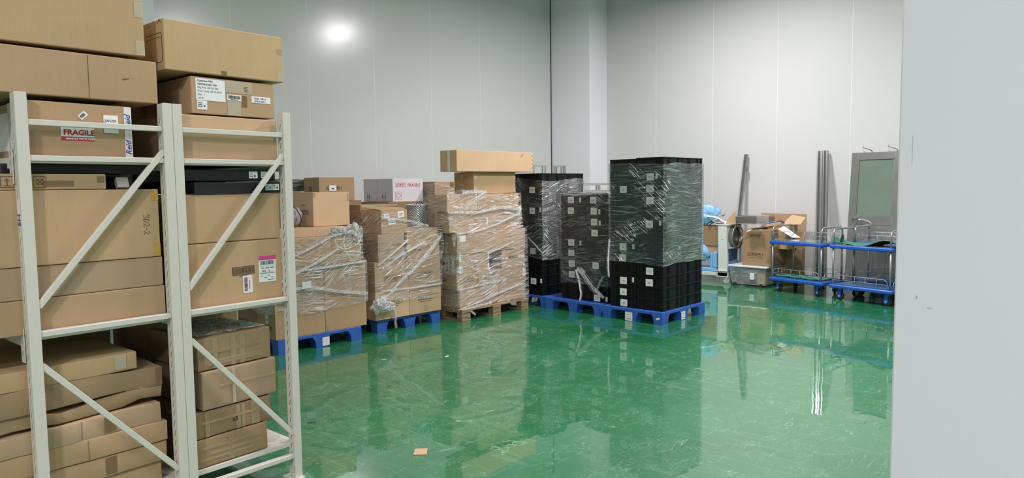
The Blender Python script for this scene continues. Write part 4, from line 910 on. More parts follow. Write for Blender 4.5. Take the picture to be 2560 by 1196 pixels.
f = film_wrap('clear stretch film wound around the cartons nearest the rack, bunched at one corner', 'f_box3', [(.40, 3.37-e2, 6.46-e2, 4.447+e2, 7.36), (.866, 3.37-e2, 6.46-e2, 4.447+e2, 7.36), (.9, 3.42-e2, 6.455-e2, 4.40+e2, 7.3), (1.2, 3.42-e2, 6.455-e2, 4.40+e2, 7.3)], seed=1, open_edge=.04)
lump(f, 'bunched_film', (4.32, 6.50, 1.17), .13, .10, .11, 3); lump(f, 'bunched_film', (4.16, 6.50, 1.20), .10, .08, .05, 5)
strand(f, 'film_strand', [(3.40, 6.43, .93), (3.7, 6.428, 1.02), (4.05, 6.43, 1.16), (4.3, 6.44, 1.2)], .011, 2); strand(f, 'film_strand', [(3.36, 6.43, .70), (3.6, 6.435, .80), (3.9, 6.43, .92), (4.1, 6.43, 1.02)], .014, 4); strand(f, 'film_strand', [(3.36, 6.43, .66), (3.8, 6.43, .64), (4.1, 6.43, .56), (4.45, 6.43, .50)], .018, 8); strand(f, 'film_strand', [(3.6, 6.432, .82), (4.1, 6.43, .84), (4.44, 6.43, .86)], .010, 18)
p = MB('paperg'); p.box(0, 0, 0, .10, .002, .07); o = p.obj('tag_paper', f); o.location = (3.66, 6.425, .64)
b = MB('cord')
def loop(c, rx, rz, a0, a1, tilt, n=26): return [(c[0]+rx*math.cos(a0+(a1-a0)*k/n)+tilt*math.sin(a0+(a1-a0)*k/n), c[1]+.012*math.sin(k*.7), c[2]+rz*math.sin(a0+(a1-a0)*k/n)) for k in range(n+1)]
b.tube([(3.98, 6.47, 1.24)]+loop((4.22, 6.41, 1.14), .16, .13, math.pi*1.0, math.pi*2.3, .05), .0036, 6); b.tube(loop((4.25, 6.405, 1.04), .095, .165, 0, math.pi*2, -.02), .0036, 6)
o = b.obj('white_cord'); tag(o, 'thin white cord hanging in loops from the bunched film nearest the rack', 'cord')
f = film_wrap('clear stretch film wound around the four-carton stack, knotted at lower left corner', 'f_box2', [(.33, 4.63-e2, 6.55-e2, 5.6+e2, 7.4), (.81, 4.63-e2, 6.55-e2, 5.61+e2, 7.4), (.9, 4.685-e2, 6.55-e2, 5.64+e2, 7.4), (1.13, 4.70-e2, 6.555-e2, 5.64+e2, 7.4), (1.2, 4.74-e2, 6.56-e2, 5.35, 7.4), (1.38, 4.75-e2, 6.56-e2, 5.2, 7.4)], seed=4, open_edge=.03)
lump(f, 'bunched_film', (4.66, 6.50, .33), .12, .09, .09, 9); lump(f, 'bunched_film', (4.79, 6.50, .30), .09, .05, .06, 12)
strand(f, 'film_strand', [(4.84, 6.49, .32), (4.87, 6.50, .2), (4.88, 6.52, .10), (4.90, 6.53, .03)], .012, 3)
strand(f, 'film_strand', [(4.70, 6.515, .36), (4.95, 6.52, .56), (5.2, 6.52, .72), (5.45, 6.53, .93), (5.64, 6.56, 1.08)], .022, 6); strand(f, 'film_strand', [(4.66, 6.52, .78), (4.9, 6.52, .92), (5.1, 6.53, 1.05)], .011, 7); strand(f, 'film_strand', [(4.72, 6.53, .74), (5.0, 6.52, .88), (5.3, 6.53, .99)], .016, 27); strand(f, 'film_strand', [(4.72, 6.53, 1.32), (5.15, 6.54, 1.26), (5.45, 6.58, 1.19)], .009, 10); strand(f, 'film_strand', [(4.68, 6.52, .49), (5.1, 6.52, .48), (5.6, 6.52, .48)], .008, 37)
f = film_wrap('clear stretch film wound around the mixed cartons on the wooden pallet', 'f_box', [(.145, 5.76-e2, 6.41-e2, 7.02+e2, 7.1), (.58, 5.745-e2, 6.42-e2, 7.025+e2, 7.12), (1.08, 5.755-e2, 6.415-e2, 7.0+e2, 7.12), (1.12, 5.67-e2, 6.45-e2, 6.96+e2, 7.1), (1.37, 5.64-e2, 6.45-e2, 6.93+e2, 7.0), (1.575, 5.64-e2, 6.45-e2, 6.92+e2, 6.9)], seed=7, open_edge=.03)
strand(f, 'film_strand', [(5.74, 6.395, .14), (6.1, 6.39, .20), (6.5, 6.39, .28), (6.9, 6.39, .35)], .012, 1); strand(f, 'film_strand', [(5.82, 6.39, .13), (6.0, 6.36, .16), (6.3, 6.38, .17)], .018, 6); strand(f, 'film_strand', [(5.87, 6.37, .14), (5.93, 6.33, .09), (5.97, 6.33, .06)], .010, 16)
strand(f, 'film_strand', [(5.67, 6.42, 1.35), (6.1, 6.415, 1.33), (6.5, 6.42, 1.38), (6.92, 6.42, 1.35)], .018, 9); strand(f, 'film_strand', [(5.75, 6.395, 1.08), (6.1, 6.40, 1.10), (6.5, 6.41, 1.18), (6.9, 6.42, 1.3)], .012, 11); strand(f, 'film_strand', [(5.85, 6.41, 1.58), (6.1, 6.43, 1.59), (6.3, 6.45, 1.585)], .022, 12); strand(f, 'film_strand', [(5.78, 6.40, .385), (6.1, 6.40, .41), (6.6, 6.40, .44)], .009, 13)
strand(f, 'film_strand', [(6.25, 6.395, .80), (6.5, 6.395, .86), (6.75, 6.395, .93)], .008, 14)
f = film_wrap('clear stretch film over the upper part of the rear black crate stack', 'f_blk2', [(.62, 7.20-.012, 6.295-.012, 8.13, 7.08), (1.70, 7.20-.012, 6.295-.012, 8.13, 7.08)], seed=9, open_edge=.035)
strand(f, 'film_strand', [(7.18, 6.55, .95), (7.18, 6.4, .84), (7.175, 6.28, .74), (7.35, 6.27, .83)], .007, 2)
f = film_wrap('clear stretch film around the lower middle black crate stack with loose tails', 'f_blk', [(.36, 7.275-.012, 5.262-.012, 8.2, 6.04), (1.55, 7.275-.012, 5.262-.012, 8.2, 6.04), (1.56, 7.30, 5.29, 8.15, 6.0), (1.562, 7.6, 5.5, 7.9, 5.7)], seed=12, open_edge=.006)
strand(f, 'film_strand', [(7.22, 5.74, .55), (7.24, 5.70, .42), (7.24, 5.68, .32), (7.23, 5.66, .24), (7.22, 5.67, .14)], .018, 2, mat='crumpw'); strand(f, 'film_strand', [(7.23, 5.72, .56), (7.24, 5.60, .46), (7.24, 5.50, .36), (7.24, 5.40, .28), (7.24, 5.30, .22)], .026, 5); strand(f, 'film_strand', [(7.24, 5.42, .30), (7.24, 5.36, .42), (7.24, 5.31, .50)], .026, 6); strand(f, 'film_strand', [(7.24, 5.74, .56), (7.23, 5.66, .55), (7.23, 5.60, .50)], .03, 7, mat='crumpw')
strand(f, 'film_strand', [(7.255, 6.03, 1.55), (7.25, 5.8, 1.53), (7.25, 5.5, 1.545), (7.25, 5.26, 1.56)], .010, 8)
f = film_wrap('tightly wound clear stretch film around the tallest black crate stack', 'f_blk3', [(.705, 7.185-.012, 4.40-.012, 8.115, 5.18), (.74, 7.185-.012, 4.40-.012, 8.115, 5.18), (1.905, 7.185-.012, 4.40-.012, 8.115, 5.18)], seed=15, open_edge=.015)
strand(f, 'film_strand', [(7.165, 5.16, .98), (7.16, 5.17, .80), (7.16, 5.175, .62), (7.17, 5.17, .50)], .011, 3)

# ------------------------------------------------------------------ steel frames by the corner
root = empty('steel_frame_table', (8.95, 7.05, 0), 0, 'open stainless steel frame showing between the middle and tallest crate stacks', 'metal frame')
for x in (0, 1.30):
    for y in (0, .55): b = MB('ss'); b.box(x, y, 0, x+.04, y+.04, 1.69, 0, c=.003); b.obj('leg', root)
for z in (.25, 1.53, 1.65):
    b = MB('ss')
    for y in (0, .55): b.box(.04, y+.005, z, 1.30, y+.035, z+.035)
    for x in (.005, 1.305): b.box(x, .04, z, x+.03, .55, z+.035)
    b.obj('rail', root)
b = MB('ss'); b.box(.5, .005, 1.565, .53, .035, 1.65); b.box(.53, .555, 1.565, .56, .585, 1.65); b.obj('strut', root)
def grille(label, x0, x1, y, bars, z1):
    root = empty('steel_grille', (x0, y, 0), 0, label, 'metal grille'); W = x1-x0
    b = MB('ss'); b.box(0, 0, 0, .025, .03, z1); b.box(W-.025, 0, 0, W, .03, z1); b.box(.025, 0, z1-.03, W-.025, .03, z1); b.box(.025, 0, 1.2, W-.025, .03, 1.23); b.box(.025, 0, .05, W-.025, .03, .08); b.obj('frame', root)
    for fx in bars: b = MB('ssd'); b.box(fx*W, .008, 1.23, fx*W+.022, .022, z1-.03); b.obj('bar', root)
grille('steel grille with vertical bars standing in front of the corner column', 9.96, 10.32, 8.42, (.12, .25, .62, .8), 2.03)
grille('narrow steel frame partly hidden by the topmost long carton', 9.28, 9.62, 8.30, (.7,), 2.02)

# ------------------------------------------------------------------ leaning steel profiles and door
def profile(label, foot, top, wx, wy, ridges):
    root = empty('steel_profile', foot, 0, label, 'metal profile'); v = Vector(top)-Vector(foot); q = v.to_track_quat('Z', 'X')
    b = MB('ss', 'groove_shade'); L_ = v.length; T = q.to_matrix().to_4x4()
    # align local y with the wall
    T = Matrix.Identity(4); zz = v.normalized(); yy = (Vector((0, 1, 0))-zz*zz.y).normalized(); xx = yy.cross(zz)
    T = Matrix(((xx.x, yy.x, zz.x, 0), (xx.y, yy.y, zz.y, 0), (xx.z, yy.z, zz.z, 0), (0, 0, 0, 1)))
    b.box(0, -wy/2, 0, wx*.5, wy/2, L_, 1, T=T)  # recessed back in darker steel: the shade of the grooves put into its colour
    for (a, c, dp) in ridges: b.box(-dp, (a-.5)*wy, 0, wx*.5, (c-.5)*wy, L_, 0, c=.002, T=T)
    for k in range(2): b.lathe([(.008, 0), (.008, .004)], 8, 1, T=T @ Matrix.Translation((-.022, (.3-.5*k)*wy, L_-.12-.0*k)) @ Matrix.Rotation(-math.pi/2, 4, 'Y'))
    b.obj('channel', root)
    return root
r_ = profile('thin stainless steel profile leaning on the right wall above the cardboard', (11.30, 5.565, 0), (11.735, 5.546, 2.155), .05, .062, ((0, .22, .02), (.42, .58, .012), (.78, 1, .02)))
b = MB('ssd'); b.box(.36, -.065, 1.86, .40, -.045, 1.95); b.obj('clip', r_)
profile('wide ribbed stainless steel profile leaning on the right wall beside the door', (11.24, 4.075, 0), (11.72, 4.25, 2.16), .08, .155, ((0, .12, .02), (.28, .42, .03), (.5, .72, .012), (.86, 1, .03)))
# door : local frame x along -Y (right in the picture), z up, leaning on the wall
root = empty('loose_door', (11.475, 3.80, 0), 0, 'stainless steel door with frosted glass pane leaning against the right wall', 'door')
lean = math.atan2(.235, 2.12); T = Matrix.Rotation(lean, 4, 'Y') @ Matrix(((0, 1, 0, 0), (-1, 0, 0, 0), (0, 0, 1, 0), (0, 0, 0, 1)))
# local: x -> right, y -> depth (away), z -> up
W, H = .72, 2.12
b = MB('ss'); st_ = .10
b.box(0, 0, 0, st_, .045, H, 0, c=.003, T=T); b.box(W-st_, 0, 0, W, .045, H, 0, c=.003, T=T); b.box(st_, 0, H-.10, W-st_, .045, H, 0, c=.003, T=T); b.box(st_, 0, 1.00, W-st_, .045, 1.14, 0, c=.003, T=T); b.box(st_, .006, .0, W-st_, .04, 1.00, 0, T=T)
b.obj('door_leaf', root)
b = MB('ssd'); b.box(.15, .0, .93, W-.15, .0065, .937, 0, T=T); b.box(.15, .0, .12, W-.15, .0065, .127, 0, T=T); b.box(.15, 0, .12, .157, .0065, .93, 0, T=T); b.box(W-.157, 0, .12, W-.15, .0065, .93, 0, T=T); b.obj('panel_moulding', root)
b = MB('glassg'); b.box(st_, .018, 1.14, W-st_, .026, H-.10, 0, T=T); b.obj('glass_pane', root)
b = MB('ssd'); b.box(st_, .002, 1.14, st_+.012, .02, H-.1, 0, T=T); b.box(W-st_-.012, .002, 1.14, W-st_, .02, H-.1, 0, T=T); b.box(st_, .002, H-.112, W-st_, .02, H-.1, 0, T=T); b.box(st_, .002, 1.14, W-st_, .02, 1.152, 0, T=T); b.obj('glazing_bead', root)
b = MB('zinc'); P_ = lambda x, y, z: tuple(T @ Vector((x, y, z)))
b.tube([P_(.06, -.045, 1.07), P_(.15, -.05, 1.075), P_(.25, -.045, 1.07)], .013, 8); b.tube([P_(.245, 0, 1.07), P_(.25, -.045, 1.07)], .011, 8); b.obj('lever_handle', root)
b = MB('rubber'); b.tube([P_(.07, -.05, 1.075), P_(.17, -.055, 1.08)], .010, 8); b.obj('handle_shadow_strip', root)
b = MB('cord'); b.tube([P_(.25, -.02, 1.05), P_(.30, -.03, 1.06), P_(.34, -.03, 1.03), P_(.33, -.02, .98), P_(.28, -.02, 1.0)], .006, 6); b.obj('plastic_tie', root)
for x in (.16, .52):
    b = MB('ssd'); b.tube([P_(x+.13, .02, H-.0), P_(x+.12, .0, H+.03), P_(x, -.02, H+.075), P_(x, -.02, H+.10)], .007, 6); b.obj('bracket_hook', root)
b = MB('rubber'); b.box(W-.01, -.002, .0, W+.004, .05, H, 0, T=T); b.obj('edge_seal', root)
b = MB('zinc'); b.box(W-.03, -.003, H-.28, W-.012, .002, H-.16, 0, T=T); b.box(W-.03, -.003, H-.62, W-.012, .002, H-.52, 0, T=T); b.obj('hinge_plate', root)

# ------------------------------------------------------------------ double-deck trolleys
def trolley(label, x, y, rz, group='blue double-deck trolleys'):
    root = empty('platform_trolley', (x, y, 0), rz, label, 'trolley', group)
    W, Lh = .58, .90
    for z0, nm in ((.170, 'lower_deck'), (.728, 'upper_deck')):
        b = MB('blue_t'); b.box(0, 0, z0, W, Lh, z0+.05, 0, c=.012); b.box(.05, .05, z0+.049, W-.05, Lh-.05, z0+.052); o_ = b.obj(nm, root)
        if nm == 'upper_deck': g_ = MB('deckg'); g_.box(.06, .06, z0+.052, W-.06, Lh-.06, z0+.055); q_ = g_.obj('rubber_mat', o_)
        if nm == 'lower_deck': g_ = MB('navy'); g_.box(.06, .06, z0+.052, W-.06, Lh-.06, z0+.055); q_ = g_.obj('rubber_mat', o_)
    for xx in (.035, W-.035):
        for yy in (.045, Lh-.045):
            b = MB('steel'); b.tube([(xx, yy, .215), (xx, yy, .735)], .0135, 10); b.obj('post', root)
    for yy in (.045, Lh-.045):
        b = MB('steel'); a, c, h, r = .035, W-.035, 1.0, .07; pts = [(a, yy, .775)]
        pts += [(a, yy, h-r)]+[(a+r-r*math.cos(k*math.pi/8), yy, h-r+r*math.sin(k*math.pi/8)) for k in range(1, 5)]+[(c-r+r*math.sin(k*math.pi/8), yy, h-r+r*math.cos(k*math.pi/8)) for k in range(0, 5)]+[(c, yy, .775)]
        b.tube(pts, .0135, 10); b.obj('push_handle', root)
    def fence(p, q, z, h, nm='wire_fence', nb=5):
        b = MB('wire'); p, q = Vector((*p, z)), Vector((*q, z)); u = Vector((0, 0, h)); d_ = q-p; r = .05/d_.length
        b.tube([p, p+u*.55, p+u*.85+d_*r*.3, p+u+d_*r, q+u-d_*r, q+u*.85-d_*r*.3, q+u*.55, q], .0035, 6)
        b.tube([p+u*.5, q+u*.5], .0024, 5)
        for k in range(1, nb): s_ = p+d_*(k/nb); b.tube([s_, s_+u], .0024, 5)
        b.obj(nm, root)
    for z in (.218,): fence((.02, .07), (.02, Lh-.07), z, .14); fence((W-.02, .07), (W-.02, Lh-.07), z, .14); fence((.07, .02), (W-.07, .02), z, .12, nb=3); fence((.07, Lh-.02), (W-.07, Lh-.02), z, .12, nb=3)
    fence((W-.02, .07), (W-.02, Lh-.07), .776, .12); fence((.07, Lh-.02), (W-.07, Lh-.02), .776, .12, nb=3)
    for xx in (.09, W-.09):
        for yy in (.11, Lh-.13):
            cr = empty('caster', (0, 0, 0)); cr.parent = root; cr.location = (xx, yy, 0); cr.rotation_euler = (0, 0, random.uniform(-.5, .5) if xx < .2 else random.uniform(-1, 1))
            b = MB('blue_t'); b.box(-.03, -.032, .145, .03, .032, .172, 0, c=.004)
            for sx in (-1, 1): b.box(sx*.030-.004, -.026, .055, sx*.030+.004, .026, .15, 0, c=.003); b.lathe([(.026, 0), (.026, .004)], 12, T=Matrix.Translation((sx*.030-.002, 0, .058)) @ Matrix.Rotation(math.pi/2, 4, 'Y'))
            b.obj('fork', cr)
            b = MB('rubber'); b.lathe([(.040, -.018), (.054, -.016), (.058, -.008), (.058, .008), (.054, .016), (.040, .018)], 20, T=Matrix.Translation((0, 0, .058)) @ Matrix.Rotation(math.pi/2, 4, 'Y')); b.obj('wheel', cr)
            b = MB('blue_l'); b.lathe([(.014, -.038), (.016, -.034), (.016, .034), (.014, .038)], 12, T=Matrix.Translation((0, 0, .058)) @ Matrix.Rotation(math.pi/2, 4, 'Y')); b.obj('axle_cap', cr)
    return root
TH = -math.radians(13)
trolley('blue double-deck trolley cut off by the near wall, a green mat curling on it', 10.04, 2.725, TH)
trolley('blue double-deck trolley next to the clear storage bin', 10.285, 3.70, TH)
trolley('blue double-deck trolley parked behind the others in front of the loose door', 10.80, 2.62, -math.radians(4.5))
def mat_obj(label, fn, org, rz, nu=24, nv=10, top='mat_g', und='mat_k', name='rubber_mat'):
    b = MB(top, und); b.grid(fn, nu, nv, 0); b.grid(lambda a, c: Vector(fn(a, c))-Vector((0, 0, .005)), nu, nv, 1)
    o = b.obj(name); o.location = org; o.rotation_euler = (0, 0, rz); tag(o, label, 'rubber mat'); return o
def curl(a, c):
    y = .02+.93*a; x = .06+.46*c; z = .786
    z += .075*math.exp(-((a-.18)/.22)**2)*(1-c)+.012*math.sin(a*9)*(1-c)+.045*max(0, a-.55)*(1-abs(c-.2))+.10*max(0, .0+c-.6)*(a < .5)*(1-a)
    if a > .93: z += (a-.93)*1.2*(1-c)
    return (x, y-.05, z)
mat_obj('dark green rubber mat with curling edge lying on the nearest trolley', curl, (10.04, 2.725, 0), TH)
b = MB('mat_g', 'mat_k')
b.tube([(.10, .10+.75*k/20, .245+.004*math.sin(k)) for k in range(21)], .016, 8, 0); b.box(.09, .09, .2305, .50, .86, .2365, 1); b.box(.10, .10, .2365, .48, .84, .240, 0)
o = b.obj('rubber_mat'); o.location = (10.285, 3.70, 0); o.rotation_euler = (0, 0, TH); tag(o, 'dark green mat lying on the lower deck of the trolley by the bin', 'rubber mat')
b = MB('mat_k'); b.grid(lambda a, c: Vector((.12+.06*c+.03*a, .78+.07*a, .80+.14*c*(1-abs(a-.5)))), 6, 6); o = b.obj('rubber_offcut'); o.location = (10.04, 2.725, 0); o.rotation_euler = (0, 0, TH); tag(o, 'pointed black rubber offcut sticking up beside the curling green mat', 'rubber piece')

# ------------------------------------------------------------------ scrap corner : bin, cartons, cart, bags
root = empty('storage_bin', (10.73, 4.72, 0), 0, 'clear plastic storage bin with white lid beside the trolleys', 'storage bin')
W, Dp = .56, .62
b = MB('clear'); r_l = [(.03, .03, .03), (W-.03, .03, .03), (W-.03, Dp-.03, .03), (.03, Dp-.03, .03)]; r_h = [(0, 0, .31), (W, 0, .31), (W, Dp, .31), (0, Dp, .31)]
for q in range(4): b.poly([r_l[q], r_l[(q+1) % 4], r_h[(q+1) % 4], r_h[q]])
b.poly(r_l[::-1]); b.obj('tub', root)
b = MB('lidw'); b.box(-.02, -.02, .305, W+.02, Dp+.02, .335, 0, c=.008); b.obj('lid', root)
for xx in (.05, W-.05):
    for yy in (.09, Dp-.09): b = MB('rubber'); b.lathe([(.028, -.01), (.028, .01)], 14, T=Matrix.Translation((xx-.03 if xx < .1 else xx+.03, yy, .028)) @ Matrix.Rotation(math.pi/2, 4, 'Y')); b.obj('wheel', root)
def item(label, cat, name, pos, rx, ry, rz, seed, mat, amp=.4): 
    bm = bmesh.new(); bmesh.ops.create_icosphere(bm, subdivisions=4, radius=1)
    for v in bm.verts:
        n = noise.fractal(v.co*1.1+Vector((seed, seed*.3, 0)), .9, 2.1, 4); v.co *= 1+amp*.5*n-amp*.55*abs(noise.noise(v.co*3.1+Vector((seed, 1, 2))))-amp*.3*abs(noise.noise(v.co*7+Vector((seed, 1, 2))))
        v.co = Vector((v.co.x*rx, v.co.y*ry, v.co.z*rz))
    zmin = min(v.co.z for v in bm.verts)
    for v in bm.verts: v.co.z -= zmin
    me = D.meshes.new(name); bm.to_mesh(me); bm.free(); me.materials.append(M[mat])
    for p in me.polygons: p.use_smooth = True
    o = link(name, me); o.location = pos; tag(o, label, cat); return o
item('grey crumpled padding low inside the clear bin', 'padding', 'padding', (10.99, 5.03, .035), .22, .27, .09, 3, 'greyd', .25)
item('white crumpled bag pressed against the clear bin front', 'plastic bag', 'plastic_bag', (10.93, 5.0, .17), .13, .18, .05, 5, 'paper', .3)
item('pale blue packet at the back of the clear bin', 'packet', 'packet', (10.95, 5.19, .22), .12, .11, .035, 8, 'bluebag', .2)
b = MB('cb'); b.box(0, 0, 0, .3, .12, .2, 0, c=.004); o = b.obj('cardboard_piece'); o.location = (10.80, 4.78, .04); tag(o, 'cardboard piece standing inside the right end of the clear bin', 'cardboard')
b = MB('paper', 'ink'); b.box(-.003, 0, 0, -.002, .07, .1); b.box(-.0036, .02, .03, -.003, .055, .034, 1); b.box(-.0036, .02, .06, -.003, .055, .064, 1); o = b.obj('paper_label', root); o.location = (.005, .20, .12)
o = carton('tall open carton with handling symbols standing on the clear bin', (10.80, 4.675, .337), (.56, .475, .575), 'cbd', crumple=.0, seed=2)
d = (.56, .475, .575); icons(o, 'L', d, .09, .155, .05, 5, 'inkb', 'UTRTN'); b = MB('inkb'); b.box(.13, .125, 0, .34, .131, .0005); b.obj('printed_text', o, faceM('L', d, .0006))
b = MB('cbl'); b.grid(lambda a, c: Vector((-.03-.10*c, .12+.24*a, .575+.03*c*math.sin(a*5)+.0*c)), 6, 4); b.grid(lambda a, c: Vector((.02+.45*a, .47+.10*c, .575-.02*c)), 4, 4); b.obj('flap', o)
decal(o, 'F', d, .02, .30, .5, .14, 'tapes', name='tape'); decal(o, 'F', d, .1, .02, .4, .2, 'tape', name='tape')
# cart with white end panel and steel ring
root = empty('metal_cart', (10.78, 5.40, 0), 0, 'white steel end panel cart on casters with a round opening, scrap corner', 'cart')
b = MB('white_p'); b.box(.0, .0, .125, .52, 1.2, .185, 0, c=.004); b.obj('base', root)
b = MB('white_p', 'ink'); prof = [(0, .17), (.0, .40), (.012, .62), (.0, .97)]
pts = [(.02, .20), (-.015, .215), (-.015, .135), (.02, .135)]
yl = [(.0, .155), (.0, .155), (.015, .16), (.0, .165)]
zz = [.13, .22, .45, .75, .97]; ya = [-.01, -.002, .0, .018, .018]; yb = [.17, .165, .165, .172, .172]
for k in range(4):
    b.poly([(0, ya[k], zz[k]), (0, yb[k], zz[k]), (0, yb[k+1], zz[k+1]), (0, ya[k+1], zz[k+1])]); b.poly([(0, ya[k], zz[k]), (0, ya[k+1], zz[k+1]), (.04, ya[k+1], zz[k+1]), (.04, ya[k], zz[k])])
    b.poly([(0, yb[k], zz[k]), (.04, yb[k], zz[k]), (.04, yb[k+1], zz[k+1]), (0, yb[k+1], zz[k+1])]); b.poly([(.04, ya[k], zz[k]), (.04, ya[k+1], zz[k+1]), (.04, yb[k+1], zz[k+1]), (.04, yb[k], zz[k])])
b.box(-.03, -.02, .215, .0, .19, .222); b.box(-.03, -.03, .118, .0, .18, .126); b.box(-.002, .075, .73, 0, .083, .738, 1); b.box(-.002, .10, .73, 0, .108, .738, 1)
b.obj('end_panel', root)
b = MB('white_p'); b.box(-.01, -.02, .97, .50, .20, .982); b.box(.04, .02, .60, .50, .026, .97); b.box(.48, .0, .18, .50, .026, .97); b.obj('side_sheet', root)
b = MB('ss'); Tm = Matrix.Translation((.235, .012, .775)) @ Matrix.Rotation(math.pi/2, 4, 'X')
b.lathe([(.165, -.01), (.165, .075), (.172, .08), (.205, .08), (.205, .072), (.18, .06), (.18, -.01)], 32, T=Tm, closed=True); b.obj('steel_ring', root)
b = MB('ssd'); b.lathe([(.163, 0), (.163, .005)], 28, T=Tm); b.obj('dark_opening', root)
b = MB('navy'); b.box(.06, .05, .36, .46, .10, .56); b.obj('blue_panel', root)
b = MB('bluef'); b.box(.06, .03, .19, .46, .08, .36); b.obj('light_blue_panel', root)
for xx, yy in ((.03, .03), (.47, .03), (.03, 1.12), (.47, 1.12)):
    cr = empty('caster'); cr.parent = root; cr.location = (xx, yy, 0); cr.rotation_euler = (0, 0, .6)
    b = MB('zinc'); b.box(-.026, -.02, .04, -.020, .02, .122); b.box(.020, -.02, .04, .026, .02, .122); b.box(-.03, -.03, .115, .03, .03, .125); b.obj('fork', cr)
    b = MB('lidw'); b.lathe([(.03, -.016), (.044, -.014), (.048, 0), (.044, .014), (.03, .016)], 18, T=Matrix.Translation((0, 0, .048)) @ Matrix.Rotation(math.pi/2, 4, 'Y')); b.obj('wheel', cr)
o = carton('brown carton sitting on the cart between crate stack and white panel', (10.86, 5.60, .615), (.38, .62, .33), 'cbd'); 
o = carton('crumpled light brown carton under the brown one on the cart', (10.87, 5.61, .40), (.36, .6, .21), 'cb', crumple=.02)
item('light blue plastic bag draped over the cartons beside the tallest crate stack', 'plastic bag', 'plastic_bag', (10.98, 5.93, .93), .18, .28, .19, 11, 'bluebag', .45)
item('light blue crumpled bag low on the cart beside the tallest stack', 'plastic bag', 'plastic_bag', (10.82, 5.88, .34), .09, .14, .15, 14, 'bluebag', .35)
item('grey fabric bag with a black strap beside the clean topmost carton', 'bag', 'fabric_bag', (3.86, 6.98, 1.237), .13, .13, .12, 21, 'greybag', .3)
b = MB('rubber'); b.tube([(-.03, -.10, .24), (.0, -.135, .2), (.03, -.15, .14), (.045, -.15, .07), (.02, -.14, .02)], .012, 6, flat=.4); b.obj('strap', D.objects['fabric_bag'])
b = MB('bluef'); b.box(0, 0, .0, .3, .50, .06, 0, c=.01); b.box(0, 0, .06, .3, .07, .33, 0, c=.01); b.box(.02, .07, .06, .28, .13, .30, 0, c=.01)
o = b.obj('foam_block'); o.location = (10.79, 5.60, .187); tag(o, 'light blue angled foam block lying on the cart base', 'foam block')
b = MB('paper', 'ink')
for k in range(5):
    r = random.Random(k); T = Matrix.Translation((.02*k, .03*k, .02+k*.022)) @ Matrix.Rotation(r.uniform(-.6, .6), 4, 'X') @ Matrix.Rotation(r.uniform(-.5, .5), 4, 'Z')
    ph = r.random()*6; b.grid(lambda a, c, T=T, ph=ph: T @ Vector((.22*a, .26*c-.1, .03*math.sin(c*4+ph)+.02*math.sin(a*5+ph))), 6, 8)
o = b.obj('paper_pile'); o.location = (10.84, 5.60, .985); tag(o, 'heap of crumpled white papers on top of the scrap cart', 'paper')
def sheet(label, pts, mat='cb', th=.006, name='cardboard_piece', cat='cardboard'):
    P = [Vector(p) for p in pts]; n = (P[1]-P[0]).cross(P[2]-P[0]).normalized()*th; b = MB(mat); b.poly(P); b.poly([p+n for p in P][::-1])
    for i in range(len(P)): j = (i+1) % len(P); b.poly([P[i], P[j], P[j]+n, P[i]+n])
    o = b.obj(name); tag(o, label, cat); return o
sheet('pointed cardboard flap standing next to the white papers', [(10.86, 5.30, .985), (10.86, 5.48, .985), (10.88, 5.46, 1.06), (10.88, 5.32, 1.20)], 'cb')
b = MB('ssd', 'ss'); b.poly([(0, 0, 0), (0, .52, 0), (.02, .56, .02), (.05, .48, .135), (.05, .0, .135)]); b.box(.006, 0, 0, .40, .52, .12, 0, c=.004); b.box(.04, .01, .12, .40, .46, .137, 1)
o = b.obj('metal_duct'); o.location = (10.95, 4.86, .99); tag(o, 'grey sheet metal duct box lying on top of the scrap corner', 'metal box')
b = MB('clear'); b.grid(lambda a, c: Vector((10.93+.02*noise.noise(Vector((a*5, c*5, 1))), 4.98-.2*a, .96+.17*c)), 10, 8); o = b.obj('plastic_wrap'); tag(o, 'dark clear plastic wrap hanging on the metal duct right end', 'plastic wrap')
sheet('large cardboard sheet standing against the right wall behind the trolley', [(11.52, 5.20, 0), (11.52, 4.44, 0), (11.60, 4.44, 1.14), (11.60, 5.20, 1.145)], 'cb')
sheet('torn cardboard flap tilting forward above the bin trolley', [(11.15, 4.66, .985), (11.2, 4.38, .99), (11.30, 4.34, 1.10), (11.28, 4.55, 1.14)], 'cbl')
o = carton('upper open carton holding scraps behind the bin trolley', (11.05, 4.50, .60), (.34, .36, .38), 'cby', seed=3); d = (.34, .36, .38)
o = carton('low battered carton under the upper scrap carton behind the trolley', (11.37, 4.42, .0), (.14, .5, .595), 'cbr', seed=4)
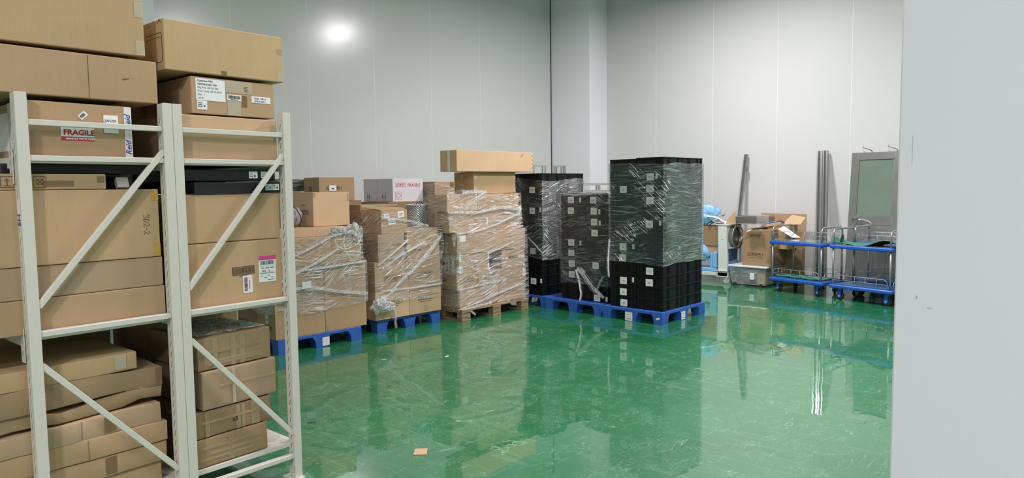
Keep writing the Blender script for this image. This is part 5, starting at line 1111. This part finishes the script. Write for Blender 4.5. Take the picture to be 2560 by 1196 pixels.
o = carton('battered brown carton on the floor behind the clear bin', (11.32, 4.95, .0), (.18, .4, .6), 'cbd', seed=5)
root = empty('printed_packet', (11.02, 4.62, 1.0), 0, 'blue and white printed packet lying tilted on the scrap corner', 'packet')
b = MB('cb'); b.box(0, 0, 0, .2, .30, .05, 0, c=.004, T=Matrix.Rotation(.25, 4, 'Y') @ Matrix.Rotation(-.22, 4, 'X')); b.obj('body', root)
b = MB('blue_t'); b.box(-.006, -.01, .05, .21, .31, .062, 0, T=Matrix.Rotation(.25, 4, 'Y') @ Matrix.Rotation(-.22, 4, 'X')); b.obj('blue_edge', root)
b = MB('paper'); b.box(-.004, .06, .0625, .18, .28, .066, 0, T=Matrix.Rotation(.25, 4, 'Y') @ Matrix.Rotation(-.22, 4, 'X')); b.obj('white_panel', root)
sheet('white paper sheet sloping down behind the trolley handle', [(10.92, 4.62, .93), (10.92, 4.40, .80), (11.0, 4.30, .80), (11.0, 4.56, .97)], 'paper', .003, 'paper_sheet', 'paper')
b = MB('cbl', 'cbg')
b.box(-.05, -.04, 0, .05, .04, .0045, 0, T=Matrix.Rotation(.25, 4, 'Z')); o = b.obj('cardboard_scrap'); o.location = (2.707, 3.392, .0005); o.rotation_euler = (0, 0, .55); tag(o, 'small rectangular cardboard scrap lying on the green floor', 'cardboard scrap')
b = MB('cbl'); b.box(-.022, -.012, 0, .022, .012, .004); o = b.obj('cardboard_scrap'); o.location = (3.973, 5.506, .0005); o.rotation_euler = (0, 0, 2.3); tag(o, 'tiny cardboard chip on the floor in front of the film knot', 'cardboard scrap')
b = MB('paper'); b.box(-.02, -.009, 0, .02, .009, .004); o = b.obj('paper_scrap'); o.location = (4.464, 5.155, .0005); tag(o, 'tiny white chip on the floor left of the wooden pallet', 'paper scrap')
b = MB('inkb'); b.tube([(-.03, 0, .003), (0, .004, .004), (.03, -.002, .003)], .0025, 5); o = b.obj('twig'); o.location = (2.544, 4.40, .0003); o.rotation_euler = (0, 0, -.5); tag(o, 'short dark twig on the floor right of the rack post', 'twig')
